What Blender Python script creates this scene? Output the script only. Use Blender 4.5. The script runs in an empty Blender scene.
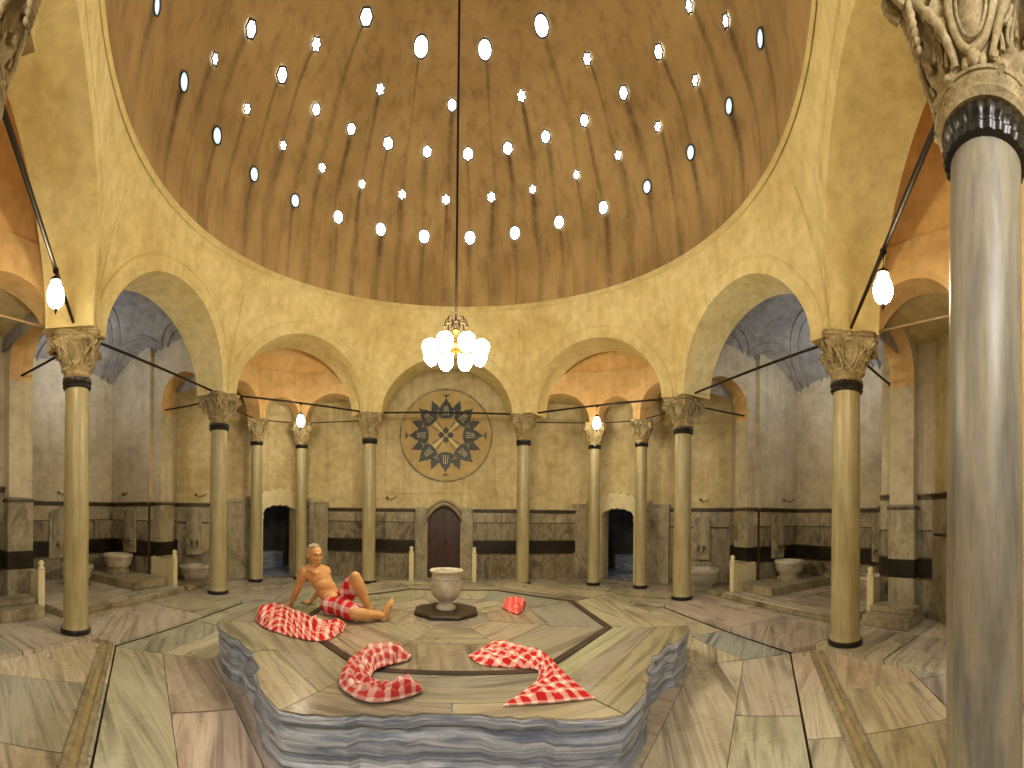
import bpy, bmesh, math, random
from mathutils import Vector, Matrix, noise
random.seed(7)
S = 4.4                      # radius of the ring of columns, metres
EYE = 1.571
CY = -1.011 * S
FPX, X0, H0 = 396.0, 454.0, 514.0
pi = math.pi
sc = bpy.context.scene
col = sc.collection
def Z(k): return EYE + k * S            # height given in column-ring units above eye level
def hor(x): return H0 + .0105 * (x - X0)
# a point of the place from a bearing in the photograph: distance (m) or height known
def at_r(px, py, rho):
    th = (px - X0) / FPX
    return Vector((rho * math.sin(th), CY + rho * math.cos(th), EYE - (py - hor(px)) / FPX * rho))
def at_z(px, py, z):
    rho = (EYE - z) * FPX / (py - hor(px))
    return at_r(px, py, rho)

# ------------------------------------------------------------------ mesh helpers
def mk(name, V, F, mats, parent=None, smooth=False, mi=None, auto=None):
    me = bpy.data.meshes.new(name)
    me.from_pydata([tuple(v) for v in V], [], F)
    if not isinstance(mats, (list, tuple)): mats = [mats]
    for m in mats: me.materials.append(m)
    if mi:
        for p, i in zip(me.polygons, mi): p.material_index = i
    if smooth:
        for p in me.polygons: p.use_smooth = True
    me.validate(); me.update()
    o = bpy.data.objects.new(name, me); col.objects.link(o)
    if parent: o.parent = parent
    if smooth and auto:
        try: me.set_sharp_from_angle(angle=auto)
        except Exception: pass
    return o
class MB:
    def __init__(s): s.V = []; s.F = []; s.M = []
    def add(s, V, F, m=0):
        b = len(s.V); s.V += [Vector(v) for v in V]
        for f in F: s.F.append([i + b for i in f]); s.M.append(m)
    def box(s, c, d, rz=0, m=0, bev=0):
        c = Vector(c); x, y, z = d[0]/2, d[1]/2, d[2]/2
        R = Matrix.Rotation(rz, 3, 'Z')
        if bev > 0:
            bm = bmesh.new(); bmesh.ops.create_cube(bm, size=1)
            for v in bm.verts: v.co = Vector((v.co.x*d[0], v.co.y*d[1], v.co.z*d[2]))
            bmesh.ops.bevel(bm, geom=list(bm.edges), offset=bev, segments=2, affect='EDGES')
            bm.verts.index_update()
            s.add([c + R @ v.co for v in bm.verts], [[v.index for v in f.verts] for f in bm.faces], m); bm.free(); return
        V = [c + R @ Vector((a*x, b*y, e*z)) for e in (-1, 1) for (a, b) in ((-1,-1),(1,-1),(1,1),(-1,1))]
        s.add(V, [(0,3,2,1),(4,5,6,7),(0,1,5,4),(1,2,6,5),(2,3,7,6),(3,0,4,7)], m)
    def lathe(s, prof, n=32, c=(0,0,0), m=0, fn=None):
        c = Vector(c); V = []; F = []
        for (r, z) in prof:
            for i in range(n):
                a = 2*pi*i/n; rr = r * (fn(a, z) if fn else 1)
                V.append(c + Vector((rr*math.cos(a), rr*math.sin(a), z)))
        for j in range(len(prof)-1):
            for i in range(n):
                k = (i+1) % n
                F.append((j*n+i, j*n+k, (j+1)*n+k, (j+1)*n+i))
        if prof[0][0] > 1e-4: F.append(list(range(n))[::-1])
        if prof[-1][0] > 1e-4: F.append([(len(prof)-1)*n+i for i in range(n)])
        s.add(V, F, m)
    def tube(s, pts, r, n=8, m=0, closed=False):
        pts = [Vector(p) for p in pts]; L = len(pts); V = []; F = []
        up = Vector((0,0,1))
        for i, p in enumerate(pts):
            if closed: t = pts[(i+1) % L] - pts[i-1]
            else: t = pts[min(i+1, L-1)] - pts[max(i-1, 0)]
            t.normalize()
            u = up.cross(t)
            if u.length < .05: u = Vector((1,0,0)).cross(t)
            u.normalize(); w = t.cross(u)
            rr = r[i] if isinstance(r, (list, tuple)) else r
            for k in range(n):
                a = 2*pi*k/n; V.append(p + u*math.cos(a)*rr + w*math.sin(a)*rr)
        for i in range(L if closed else L-1):
            j = (i+1) % L
            for k in range(n):
                q = (k+1) % n; F.append((i*n+k, i*n+q, j*n+q, j*n+k))
        if not closed: F.append(list(range(n))[::-1]); F.append([(L-1)*n+k for k in range(n)])
        s.add(V, F, m)
    def sphere(s, c, r, seg=16, rings=10, m=0, sc_=(1,1,1)):
        c = Vector(c); V = [c + Vector((0,0,-r*sc_[2]))]; F = []
        for j in range(1, rings):
            a = -pi/2 + pi*j/rings
            for i in range(seg):
                b = 2*pi*i/seg
                V.append(c + Vector((r*sc_[0]*math.cos(a)*math.cos(b), r*sc_[1]*math.cos(a)*math.sin(b), r*sc_[2]*math.sin(a))))
        V.append(c + Vector((0,0,r*sc_[2])))
        for i in range(seg): F.append((0, 1+(i+1) % seg, 1+i))
        for j in range(rings-2):
            for i in range(seg):
                k = (i+1) % seg; a = 1+j*seg
                F.append((a+i, a+k, a+seg+k, a+seg+i))
        a = 1+(rings-2)*seg
        for i in range(seg): F.append((a+i, a+(i+1) % seg, len(V)-1))
        s.add(V, F, m)
    def build(s, name, mats, parent=None, smooth=False, auto=None):
        return mk(name, s.V, s.F, mats, parent, smooth, s.M, auto)
def empty(name, loc=(0,0,0), rz=0):
    o = bpy.data.objects.new(name, None); o.empty_display_size = .2
    o.location = loc; o.rotation_euler = (0,0,rz); col.objects.link(o); return o
def tag(o, label, cat, group=None):
    o['label'] = label; o['category'] = cat
    if group: o['group'] = group
    return o
def struct(o): o['kind'] = 'structure'; return o
def copy_tree(o, parent=None):
    c = o.copy(); col.objects.link(c)
    if parent: c.parent = parent
    for ch in list(o.children): copy_tree(ch, c)
    return c

# ------------------------------------------------------------------ materials
class NT:
    def __init__(s, name):
        s.m = bpy.data.materials.new(name); s.m.use_nodes = True; s.t = s.m.node_tree
        s.b = s.t.nodes['Principled BSDF']; s.N = s.t.nodes; s.L = s.t.links
    def n(s, ty, **kw):
        q = s.N.new(ty)
        for k, v in kw.items():
            if k.startswith('i_'):
                key = k[2:]; key = int(key) if key.isdigit() else key.replace('_', ' ')
                q.inputs[key].default_value = v
            else: setattr(q, k, v)
        return q
    def l(s, a, b): s.L.new(a, b)
    def coord(s, scale=(1,1,1), rot=(0,0,0), kind='Object', src=None):
        mp = s.n('ShaderNodeMapping'); mp.inputs['Scale'].default_value = scale; mp.inputs['Rotation'].default_value = rot
        if src is None: src = s.n('ShaderNodeTexCoord').outputs[kind]
        s.l(src, mp.inputs['Vector']); return mp.outputs['Vector']
    def noise(s, vec, scale, detail=5, rough=.55, dist=0):
        q = s.n('ShaderNodeTexNoise'); q.inputs['Scale'].default_value = scale; q.inputs['Detail'].default_value = detail
        q.inputs['Roughness'].default_value = rough; q.inputs['Distortion'].default_value = dist
        s.l(vec, q.inputs['Vector']); return q.outputs['Fac']
    def ramp(s, fac, stops, interp='LINEAR'):
        q = s.n('ShaderNodeValToRGB'); e = q.color_ramp.elements; q.color_ramp.interpolation = interp
        while len(e) < len(stops): e.new(.5)
        for k, (p, c) in enumerate(stops):
            e[k].position = p; e[k].color = (*c, 1) if len(c) == 3 else c
        s.l(fac, q.inputs['Fac']); return q.outputs['Color']
    def mix(s, a, b, fac, mode='MIX'):
        q = s.n('ShaderNodeMix', data_type='RGBA', blend_type=mode)
        for v, k in ((fac, 0), (a, 6), (b, 7)):
            if hasattr(v, 'is_linked') or hasattr(v, 'links'): s.l(v, q.inputs[k])
            elif k == 0: q.inputs[0].default_value = v
            else: q.inputs[k].default_value = (*v, 1)
        return q.outputs[2]
    def bump(s, h, strength=.3, dist=.02):
        q = s.n('ShaderNodeBump'); q.inputs['Strength'].default_value = strength; q.inputs['Distance'].default_value = dist
        s.l(h, q.inputs['Height']); s.l(q.outputs['Normal'], s.b.inputs['Normal'])
    def out(s, c=None, rough=.6, metal=0, spec=None):
        if c is not None:
            if hasattr(c, 'links'): s.l(c, s.b.inputs['Base Color'])
            else: s.b.inputs['Base Color'].default_value = (*c, 1)
        if hasattr(rough, 'links'): s.l(rough, s.b.inputs['Roughness'])
        else: s.b.inputs['Roughness'].default_value = rough
        s.b.inputs['Metallic'].default_value = metal
        if spec is not None: s.b.inputs['Specular IOR Level'].default_value = spec
        return s.m
def H(h):                                   # sRGB hex to linear
    c = [int(h[i:i+2], 16)/255 for i in (0, 2, 4)]
    return tuple(x/12.92 if x <= .04045 else ((x+.055)/1.055)**2.4 for x in c)
def plaster(name, a, b, c, dirt=.5, bump=.25, scale=1.0):
    t = NT(name); v = t.coord(kind='Object')
    f1 = t.noise(v, 1.1*scale, 6, .6); f2 = t.noise(v, 6*scale, 6, .65)
    base = t.ramp(f1, [(.3, a), (.5, b), (.72, c)])
    d = t.ramp(f2, [(.35, (.62,.58,.5)), (.6, (1,1,1))])
    cc = t.mix(base, d, dirt, 'MULTIPLY')
    vs = t.coord((7, 7, .5)); f3 = t.noise(vs, 1.2, 4, .6)
    dr = t.ramp(f3, [(.3, (.7,.64,.52)), (.55, (1,1,1))])
    cc = t.mix(cc, dr, dirt*.8, 'MULTIPLY')
    t.bump(t.noise(v, 9, 6, .6), bump, .03)
    return t.out(cc, .75, spec=.25)
def marble(name, stops, stretch=(1,1,1), scale=2.0, dist=.6, rough=.3, fine=.4, rot=(0,0,0), tint=None, bump=.1):
    t = NT(name); v = t.coord(stretch, rot)
    f = t.noise(v, scale, 8, .62, dist)
    c = t.ramp(f, stops)
    v2 = t.coord(tuple(k*4 for k in stretch), rot); g = t.noise(v2, scale*2, 6, .7, .3)
    c = t.mix(c, t.ramp(g, [(.38, (.55,.52,.48)), (.55, (1,1,1))]), fine, 'MULTIPLY')
    w = t.noise(t.coord(), 1.3, 4, .6)
    c = t.mix(c, t.ramp(w, [(.35, tint or (.75,.7,.6)), (.6, (1,1,1))]), .5, 'MULTIPLY')
    t.bump(g, bump, .01)
    return t.out(c, rough)
M = {}
M['plaster'] = plaster('warm_plaster', H('cab47a'), H('dbca92'), H('e6d9a8'), .42)
M['pier_plaster'] = plaster('outer_wall_plaster', H('bba87c'), H('d2c296'), H('dfd3aa'), .55)
M['orange'] = plaster('orange_vault_plaster', H('cb9d5c'), H('d8ae70'), H('e0bc86'), .4)
M['cool'] = plaster('pale_grey_vault_plaster', H('7e7e80'), H('95938f'), H('a8a498'), .7)
M['iwan'] = plaster('iwan_wall_plaster', H('aa9f86'), H('c0b59a'), H('d0c5aa'), .45)
M['peach'] = plaster('peach_arch_plaster', H('c69f66'), H('d6b27c'), H('e0c290'), .45)
M['shaft'] = marble('column_marble', [(.25, H('77705a')), (.42, H('a89c74')), (.55, H('b8ad86')), (.75, H('8c8569'))], (1.6,1.6,.16), 2.2, .5, .38, .35)
M['shaft_grey'] = marble('grey_column_marble', [(.25, H('45443f')), (.4, H('75726a')), (.55, H('928c7a')), (.75, H('62646a'))], (2.2,2.2,.3), 2.2, .7, .40, .35)
M['capital'] = marble('carved_capital_stone', [(.3, H('7a6a48')), (.5, H('ae9c72')), (.7, H('cdbe98'))], (1,1,1), 9, .6, .6, .7, bump=.8)
M['black'] = marble('black_ring_stone', [(.4, H('0d0c0b')), (.7, H('24201c'))], (1,1,1), 6, .2, .3, .2)
M['platform_top'] = marble('platform_top_marble', [(.25, H('7f7559')), (.42, H('a3946c')), (.55, H('b5a67c')), (.75, H('90815d'))], (1,2.4,1), 1.1, 1.4, .3, .25)
M['inlay'] = marble('dark_inlay_stone', [(.35, H('1c1512')), (.6, H('3a2a24')), (.8, H('5a463c'))], (1,1,1), 9, .2, .35, .3)
M['white_marble'] = marble('white_marble', [(.3, H('a09a8c')), (.5, H('c4bdab')), (.7, H('d6d0c0'))], (1,1,1), 4, .8, .35, .35)
M['portal'] = marble('portal_marble', [(.3, H('d0c49a')), (.5, H('e4daae')), (.7, H('eee6c4'))], (1,1,.5), 3, .5, .5, .25)
M['panel'] = marble('wainscot_marble', [(.28, H('423b2f')), (.40, H('706653')), (.52, H('9b917a')), (.62, H('83775c')), (.75, H('62533f'))], (1.8,1.8,.8), 1.5, 1.2, .35, .75, bump=.15, tint=(.5,.46,.4))
M['panel_pale'] = marble('pale_wainscot_marble', [(.28, H('655c4a')), (.42, H('938a70')), (.56, H('aea58a')), (.68, H('908164')), (.8, H('70614a'))], (1.6,1.6,.8), 1.5, 1.2, .4, .6, bump=.15, tint=(.6,.55,.48))
M['band'] = marble('black_band_marble', [(.4, H('120f0c')), (.6, H('282119')), (.75, H('4a3e2e'))], (1,1,1), 4, .8, .3, .2)
M['cornice'] = marble('dark_moulding_stone', [(.35, H('2f2519')), (.6, H('55452e'))], (1,1,1), 3, .3, .5, .3)
M['iron'] = NT('dark_iron').out(H('2b2018'), .5, .6)
M['brass'] = NT('aged_brass').out(H('6a5120'), .4, .8)
M['joint'] = NT('joint_mortar').out(H('3c3122'), .9)
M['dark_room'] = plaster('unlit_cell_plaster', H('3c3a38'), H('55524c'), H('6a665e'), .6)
# platform side: pale blue-grey stone in wavy horizontal strata
t = NT('banded_blue_grey_marble'); v = t.coord((.45,.45,8)); f = t.noise(v, 1.3, 5, .55, .8)
c = t.ramp(f, [(.25, H('4d5665')), (.38, H('8590a4')), (.45, H('c0c6d2')), (.52, H('6f7a90')), (.60, H('a9b1c2')), (.68, H('7a8498')), (.78, H('59606e'))])
g = t.noise(t.coord((3,3,14)), 2.2, 5, .7, .5)
c = t.mix(c, t.ramp(g, [(.4, (.5,.5,.52)), (.55, (1,1,1))]), .4, 'MULTIPLY'); t.bump(g, .2, .015)
M['strata'] = t.out(c, .35)
# floor slabs: grain direction and tone change from slab to slab (UV + face attribute)
def slabmat(name, stops):
    t = NT(name)
    uv = t.n('ShaderNodeUVMap', uv_map='grain'); at = t.n('ShaderNodeAttribute', attribute_name='tone')
    mp = t.coord((.30, 4.2, 1), src=uv.outputs['UV'])
    f = t.noise(mp, 1.5, 7, .6, .9); c = t.ramp(f, stops)
    mp2 = t.coord((.7, 15, 1), src=uv.outputs['UV']); g = t.noise(mp2, 1.5, 5, .65, .6)
    c = t.mix(c, t.ramp(g, [(.36, (.55,.52,.48)), (.52, (1,1,1))]), .28, 'MULTIPLY')
    c = t.mix(c, at.outputs['Color'], 1.0, 'MULTIPLY')
    w = t.noise(t.coord(), .9, 5, .6)
    c = t.mix(c, t.ramp(w, [(.35, (.72,.66,.58)), (.6, (1,1,1))]), .6, 'MULTIPLY')
    t.bump(g, .12, .01)
    r = t.ramp(w, [(.35, (.2,.2,.2)), (.7, (.42,.42,.42))])
    return t.out(c, r)
M['slab'] = slabmat('floor_marble', [(.28, H('75716a')), (.40, H('a49f94')), (.50, H('cbc6b9')), (.58, H('b2ac9f')), (.66, H('949086')), (.76, H('bdb8ab'))])
M['slab_top'] = slabmat('platform_slab_marble', [(.28, H('5f5c50')), (.40, H('868272')), (.50, H('aca794')), (.58, H('959080')), (.68, H('79756a')), (.78, H('a19c8a'))])
def emit(name, colr, s, samp=True):
    t = NT(name); t.b.inputs['Base Color'].default_value = (*colr, 1)
    t.b.inputs['Emission Color'].default_value = (*colr, 1); t.b.inputs['Emission Strength'].default_value = s
    if not samp: t.m.cycles.emission_sampling = 'NONE'
    return t.m
M['globe'] = emit('glowing_globe_glass', (1, .86, .58), 130)
M['lantern'] = emit('glowing_lantern_glass', (1, .86, .58), 95)
M['sky_glass'] = emit('daylit_glass', (.80, .90, 1.0), 20.0)
M['sky_glass_dim'] = emit('dim_daylit_glass', (.55, .70, .80), 1.1)

# ------------------------------------------------------------------ plan
def pp(px, rho): th = (px-X0)/FPX; return Vector((rho*math.sin(th)*S, CY + rho*math.cos(th)*S, 0))
COLS = [pp(985,.384), pp(846,1.09), pp(682.5,1.66), pp(523,1.97), pp(369,1.97), pp(218.5,1.68), pp(76.3,1.125), pp(-46,.37)]
SEC = [pp(641,1.905), pp(594,1.98), pp(301,2.055), pp(256,1.975)]     # inner pair right, inner pair left
def v2(x, y, z=0): return Vector((x*S, y*S, z))
def offset_poly(P, d):
    n = len(P); out = []
    for i in range(n):
        a, b, c = P[i-1], P[i], P[(i+1) % n]
        e1 = (b-a).normalized(); e2 = (c-b).normalized()
        n1 = Vector((e1.y, -e1.x, 0)); n2 = Vector((e2.y, -e2.x, 0))       # outward for CCW
        m = (n1+n2); m = m / m.length_squared * 2
        out.append(b + m*d*.5*2/1 if False else b + (n1+n2)/(1+n1.dot(n2))*d)
    return out
PIN = offset_poly(COLS, -.055*S); POUT = offset_poly(COLS, .075*S)
ZF = .05                      # level of the paving the columns stand on
CAPT = Z(.488); RIMZ = Z(.936); RIMR = .80*S
SPR, HW = Z(.485), .312*S
RISE = {0:.29, 1:.283, 2:.280, 3:.250, 4:.280, 5:.283, 6:.29, 7:.29}      # arch rise per bay, ring units

# generic wall with one arched opening, mapped through M3(u, z, s)
def arch_wall(mb, L, z0, ztop, c, hw, hfun, M3, n=40, nv=1, m=(0,0), ends=True, base=True, nside=3):
    us = [c-hw*math.cos(pi*i/n) for i in range(n+1)]
    left = [c-hw - (c-hw)*(1-i/nside) for i in range(nside)]
    left = [(c-hw)*i/nside for i in range(nside)]
    right = [c+hw + (L-c-hw)*(i+1)/nside for i in range(nside)]
    seq = [(u, z0) for u in left] + [(us[0], z0), (us[0], hfun(-1))] + [(us[i], hfun((us[i]-c)/hw)) for i in range(1, n)] + [(us[-1], hfun(1)), (us[-1], z0)] + [(u, z0) for u in right]
    V = []; F = []; MI = []
    for s in (0, 1):
        for (u, zb) in seq:
            for k in range(nv+1):
                V.append(M3(u, zb + (ztop-zb)*k/nv, s))
    W = nv+1; N = len(seq)
    for s in (0, 1):
        o = s*N*W
        for i in range(N-1):
            if seq[i][0] == seq[i+1][0]: continue
            for k in range(nv):
                q = (o+i*W+k, o+(i+1)*W+k, o+(i+1)*W+k+1, o+i*W+k+1)
                F.append(q if s == 0 else q[::-1]); MI.append(m[0])
    for i in range(N-1):                       # soffit and jambs
        a, b = i*W, (i+1)*W
        F.append((a, N*W+a, N*W+b, b)); MI.append(m[1])
    for i in range(N-1):
        if seq[i][0] == seq[i+1][0]: continue
        a, b = i*W+nv, (i+1)*W+nv
        F.append((a, b, N*W+b, N*W+a)); MI.append(m[0])
    if ends:
        for i in (0, N-1):
            for k in range(nv):
                a = i*W+k; F.append((a, a+1, N*W+a+1, N*W+a)); MI.append(m[0])
    b0 = len(mb.V); mb.V += V
    for f, q in zip(F, MI): mb.F.append([i+b0 for i in f]); mb.M.append(q)
def flat_map(P0, P1, thick):
    e = (P1-P0).normalized(); nrm = Vector((e.y, -e.x, 0))
    return lambda u, z, s: Vector((P0.x, P0.y, 0)) + e*u + nrm*((s-.5)*thick) + Vector((0,0,z))
def round_h(spring, rise): return lambda t: spring + rise*math.sqrt(max(0, 1-t*t))

# ---- the octagonal arcade wall under the dome (pendentives curve into the dome ring)
mb = MB()
def sm(x): x = max(0, min(1, x)); return x*x*(1.6-.6*x)
def inner_pt(i, f, z):
    a, b = PIN[i], PIN[(i+1) % 8]
    p = a.lerp(b, f); az = math.atan2(p.y, p.x)
    t = sm((z-Z(.50))/(RIMZ-Z(.50)))
    q = Vector((math.cos(az)*RIMR, math.sin(az)*RIMR, 0))
    r = p.lerp(q, t); return Vector((r.x, r.y, z))
trim = MB()
for i in range(8):
    a, b = PIN[i], PIN[(i+1) % 8]; L = (b-a).length
    c, d = POUT[i], POUT[(i+1) % 8]
    e = (b-a).normalized()
    def M3(u, z, s, i=i, L=L, c=c, d=d, a=a, e=e):
        if s == 0: return inner_pt(i, u/L, z)
        Lo = (d-c).length; off = (c-a).dot(e)          # outer face, points straight behind the inner ones
        uo = u - off
        if u <= 1e-6: uo = 0
        if u >= L-1e-6: uo = Lo
        p = c + e*uo; return Vector((p.x, p.y, z))
    hwi = min(HW, L/2-.16); rise = RISE[i]*S
    arch_wall(mb, L, CAPT, RIMZ, L/2, hwi, round_h(SPR, rise), M3, n=48, nv=14, m=(0,1), ends=False)
    pts = []
    for k in range(41):                                  # thin raised moulding following the arch
        ang = pi*k/40; R2 = HW+.20
        u = L/2 - R2*math.cos(ang); z = SPR + (rise+.20)*math.sin(ang)
        if 0.01 < u < L-.01: pts.append(inner_pt(i, u/L, z))
    trim.tube(pts, .020, 8)
    for k in (0,):
        ring = [inner_pt(i, 0, Z(.50)+(RIMZ-Z(.50))*q/20*.8) for q in range(21)]
        trim.tube(ring, .022, 8)
arc = struct(mb.build('wall_octagon', [M['plaster'], M['plaster']], None, True, .6))
o = struct(trim.build('trim_1', M['plaster'], None, True))
# dome ring moulding
mb = MB(); prof = [(RIMR-.00, RIMZ-.05), (RIMR-.035, RIMZ-.035), (RIMR-.035, RIMZ-.005), (RIMR-.005, RIMZ+.0), (RIMR-.025, RIMZ+.012), (RIMR-.025, RIMZ+.04), (RIMR+.03, RIMZ+.05)]
V = []; F = []; n = 160
for (r, z) in prof:
    for i in range(n): V.append(Vector((r*math.cos(2*pi*i/n), r*math.sin(2*pi*i/n), z)))
for j in range(len(prof)-1):
    for i in range(n): F.append((j*n+i, j*n+(i+1) % n, (j+1)*n+(i+1) % n, (j+1)*n+i))
mb.add(V, F); struct(mb.build('trim_2', M['plaster'], None, True, .7))

# ---- dome, with water streaks and a tapering shadow painted under every glass
WIN = [ # px, py, size(px), type: r round, h hexagon, s star, d dim round
 (157,10,11,'d'),(251,32,12,'h'),(366,18,12,'h'),(421,47,13,'r'),(485,49,12,'r'),(542,24,13,'r'),(316,46,8.5,'s'),(215,62,7,'s'),(184,85,12,'d'),
 (282,77,11,'h'),(247,111,7,'s'),(217,138,11,'d'),(316,111,8.5,'h'),(351,130,8.5,'h'),(380,90,7,'s'),(283,147,6.5,'s'),(388,144,9.5,'h'),(427,152,8.5,'h'),
 (452,105,8.5,'h'),(254,176,9.5,'d'),(322,169,6.5,'s'),(362,185,6,'s'),(402,195,6.5,'s'),(446,200,7,'s'),(295,202,9,'d'),(338,218,8.8,'r'),(380.5,230,9,'r'),(424,237,9.5,'r'),
 (588,57,7.5,'s'),(660,49,10,'h'),(691,2,8,'s'),(728,17,8.5,'s'),(763,35,12,'d'),(522,95,7.5,'s'),(624.5,91,9.5,'h'),(697,78,7.5,'s'),(731,104,10.5,'d'),(659,125,6.5,'s'),
 (585,119,9,'h'),(546,136,9,'h'),(468,154,9.5,'h'),(508,148,9.5,'h'),(619,154,6.5,'s'),(692,151,9.8,'d'),(577,174,6,'s'),(533,189,6,'s'),(491.5,197,7,'s'),
 (648,186,9,'d'),(604,207,8.8,'r'),(559.5,222,9,'r'),(515,233,9.2,'r'),(470,238,9.5,'r')]
DR = RIMR + .02
def dome_hit(px, py):
    th = (px-X0-.0105*(H0-py))/FPX; d = Vector((math.sin(th), math.cos(th), (hor(px)-py)/FPX)); o = Vector((0, CY, EYE)) - Vector((0,0,RIMZ))
    A = d.dot(d); B = 2*o.dot(d); C = o.dot(o)-DR*DR; D = B*B-4*A*C
    if D < 0: return None
    k = (-B+math.sqrt(D))/(2*A); p = o + d*k
    return p + Vector((0,0,RIMZ)), k
wins = []
for (px, py, sz, ty) in WIN:
    h = dome_hit(px, py)
    if h: wins.append((h[0], max(.05, min(.16, sz/FPX*h[1]*.50)), ty))
V = []; F = []; na, nz = 900, 100
cols = []
stk = []
for (p, r, ty) in wins:
    stk.append((math.atan2(p.y, p.x), math.asin((p.z-RIMZ)/DR), r, random.uniform(.45, 1.15), random.uniform(.6, 1.0)))
for j in range(nz+1):
    el = (pi/2*.985)*j/nz
    for i in range(na):
        az = 2*pi*i/na
        V.append(Vector((DR*math.cos(el)*math.cos(az), DR*math.cos(el)*math.sin(az), RIMZ + .03*(1-j/nz) + DR*math.sin(el)*.999)))
        s = 0
        for (a, e0, r, ln, st) in stk:
            if el > e0: continue
            da = (az-a+pi) % (2*pi)-pi
            if abs(da) > .08: continue
            w = .015 + .007*math.sin(7*el+a*9)
            da2 = da + .006*math.sin(el*13+a*5)
            q = math.exp(-(da2/w)**2)
            fade = .38 + .62*max(0, 1-(e0-el)/(.10+.22*ln))  # painted shadow strongest at the glass, tapering into the fainter water streak
            s = max(s, q*st*fade)
        cols.append(s)
for j in range(nz):
    for i in range(na):
        k = (i+1) % na; F.append((j*na+i, (j+1)*na+i, (j+1)*na+k, j*na+k))
F.append([nz*na+i for i in range(na)])
t = NT('dome_ochre_plaster'); v = t.coord()
f = t.noise(v, .8, 6, .6); c = t.ramp(f, [(.3, H('967c4e')), (.5, H('ad9060')), (.7, H('ba9e6c'))])
f = t.noise(t.coord((5,5,.6)), 1.2, 6, .65); c = t.mix(c, t.ramp(f, [(.34, (.5,.42,.3)), (.52, (1,1,1)), (.8, (1.05,1,.9))]), .5, 'MULTIPLY')
at = t.n('ShaderNodeAttribute', attribute_name='streak_shade')
nz_ = t.noise(v, 10, 4, .7); mm = t.n('ShaderNodeMath', operation='MULTIPLY'); t.l(at.outputs['Fac'], mm.inputs[0])
rr = t.ramp(nz_, [(.25, (.45,.45,.45)), (.6, (1,1,1))]); t.l(rr, mm.inputs[1])
c = t.mix(c, H('2c1c0c'), mm.outputs[0]); t.bump(t.noise(v, 7, 5, .6), .2, .03)
M['dome'] = t.out(c, .7, spec=.3)
dome = struct(mk('ceiling_dome', V, F, M['dome'], None, True))
a = dome.data.attributes.new('streak_shade', 'FLOAT', 'POINT'); a.data.foreach_set('value', cols)
M['win_frame'] = NT('dark_glass_rim').out(H('2a2a2c'), .5)
def regular(n, r, star=None, ph=0):
    if star: return [((r if k % 2 == 0 else r*star)*math.cos(pi*k/n+ph), (r if k % 2 == 0 else r*star)*math.sin(pi*k/n+ph)) for k in range(2*n)]
    return [(r*math.cos(2*pi*k/n+ph), r*math.sin(2*pi*k/n+ph)) for k in range(n)]
for k, (p, r, ty) in enumerate(wins):
    cpt = Vector((0,0,RIMZ)); nrm = (cpt-p).normalized()
    ux = Vector((0,0,1)).cross(nrm).normalized(); uy = nrm.cross(ux)
    if ty in 'rd': O = regular(28, r*1.22); I = regular(28, r)
    elif ty == 'h': O = regular(6, r*1.30, None, pi/2); I = regular(6, r*.98, None, pi/2)
    else: O = regular(6, r*1.55, .70, pi/2); I = regular(6, r*1.2, .62, pi/2)
    if ty in 'rd': O = [(x, y*1.12) for x, y in O]; I = [(x, y*1.12) for x, y in I]
    W3 = lambda x, y, d: p + ux*x + uy*y + nrm*d
    n = len(O); V = [W3(x, y, .012) for x, y in O] + [W3(x, y, .028) for x, y in O] + [W3(x, y, .028) for x, y in I] + [W3(x, y, .006) for x, y in I]
    F = []
    for q in range(3):
        for i in range(n): F.append((q*n+i, q*n+(i+1) % n, (q+1)*n+(i+1) % n, (q+1)*n+i))
    w = struct(mk('window_%d' % (k+1), V, F, M['win_frame']))
    pane = mk('pane', [W3(x, y, .012) for x, y in I], [list(range(n))], M['sky_glass_dim'] if ty == 'd' else M['sky_glass'], w)

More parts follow.
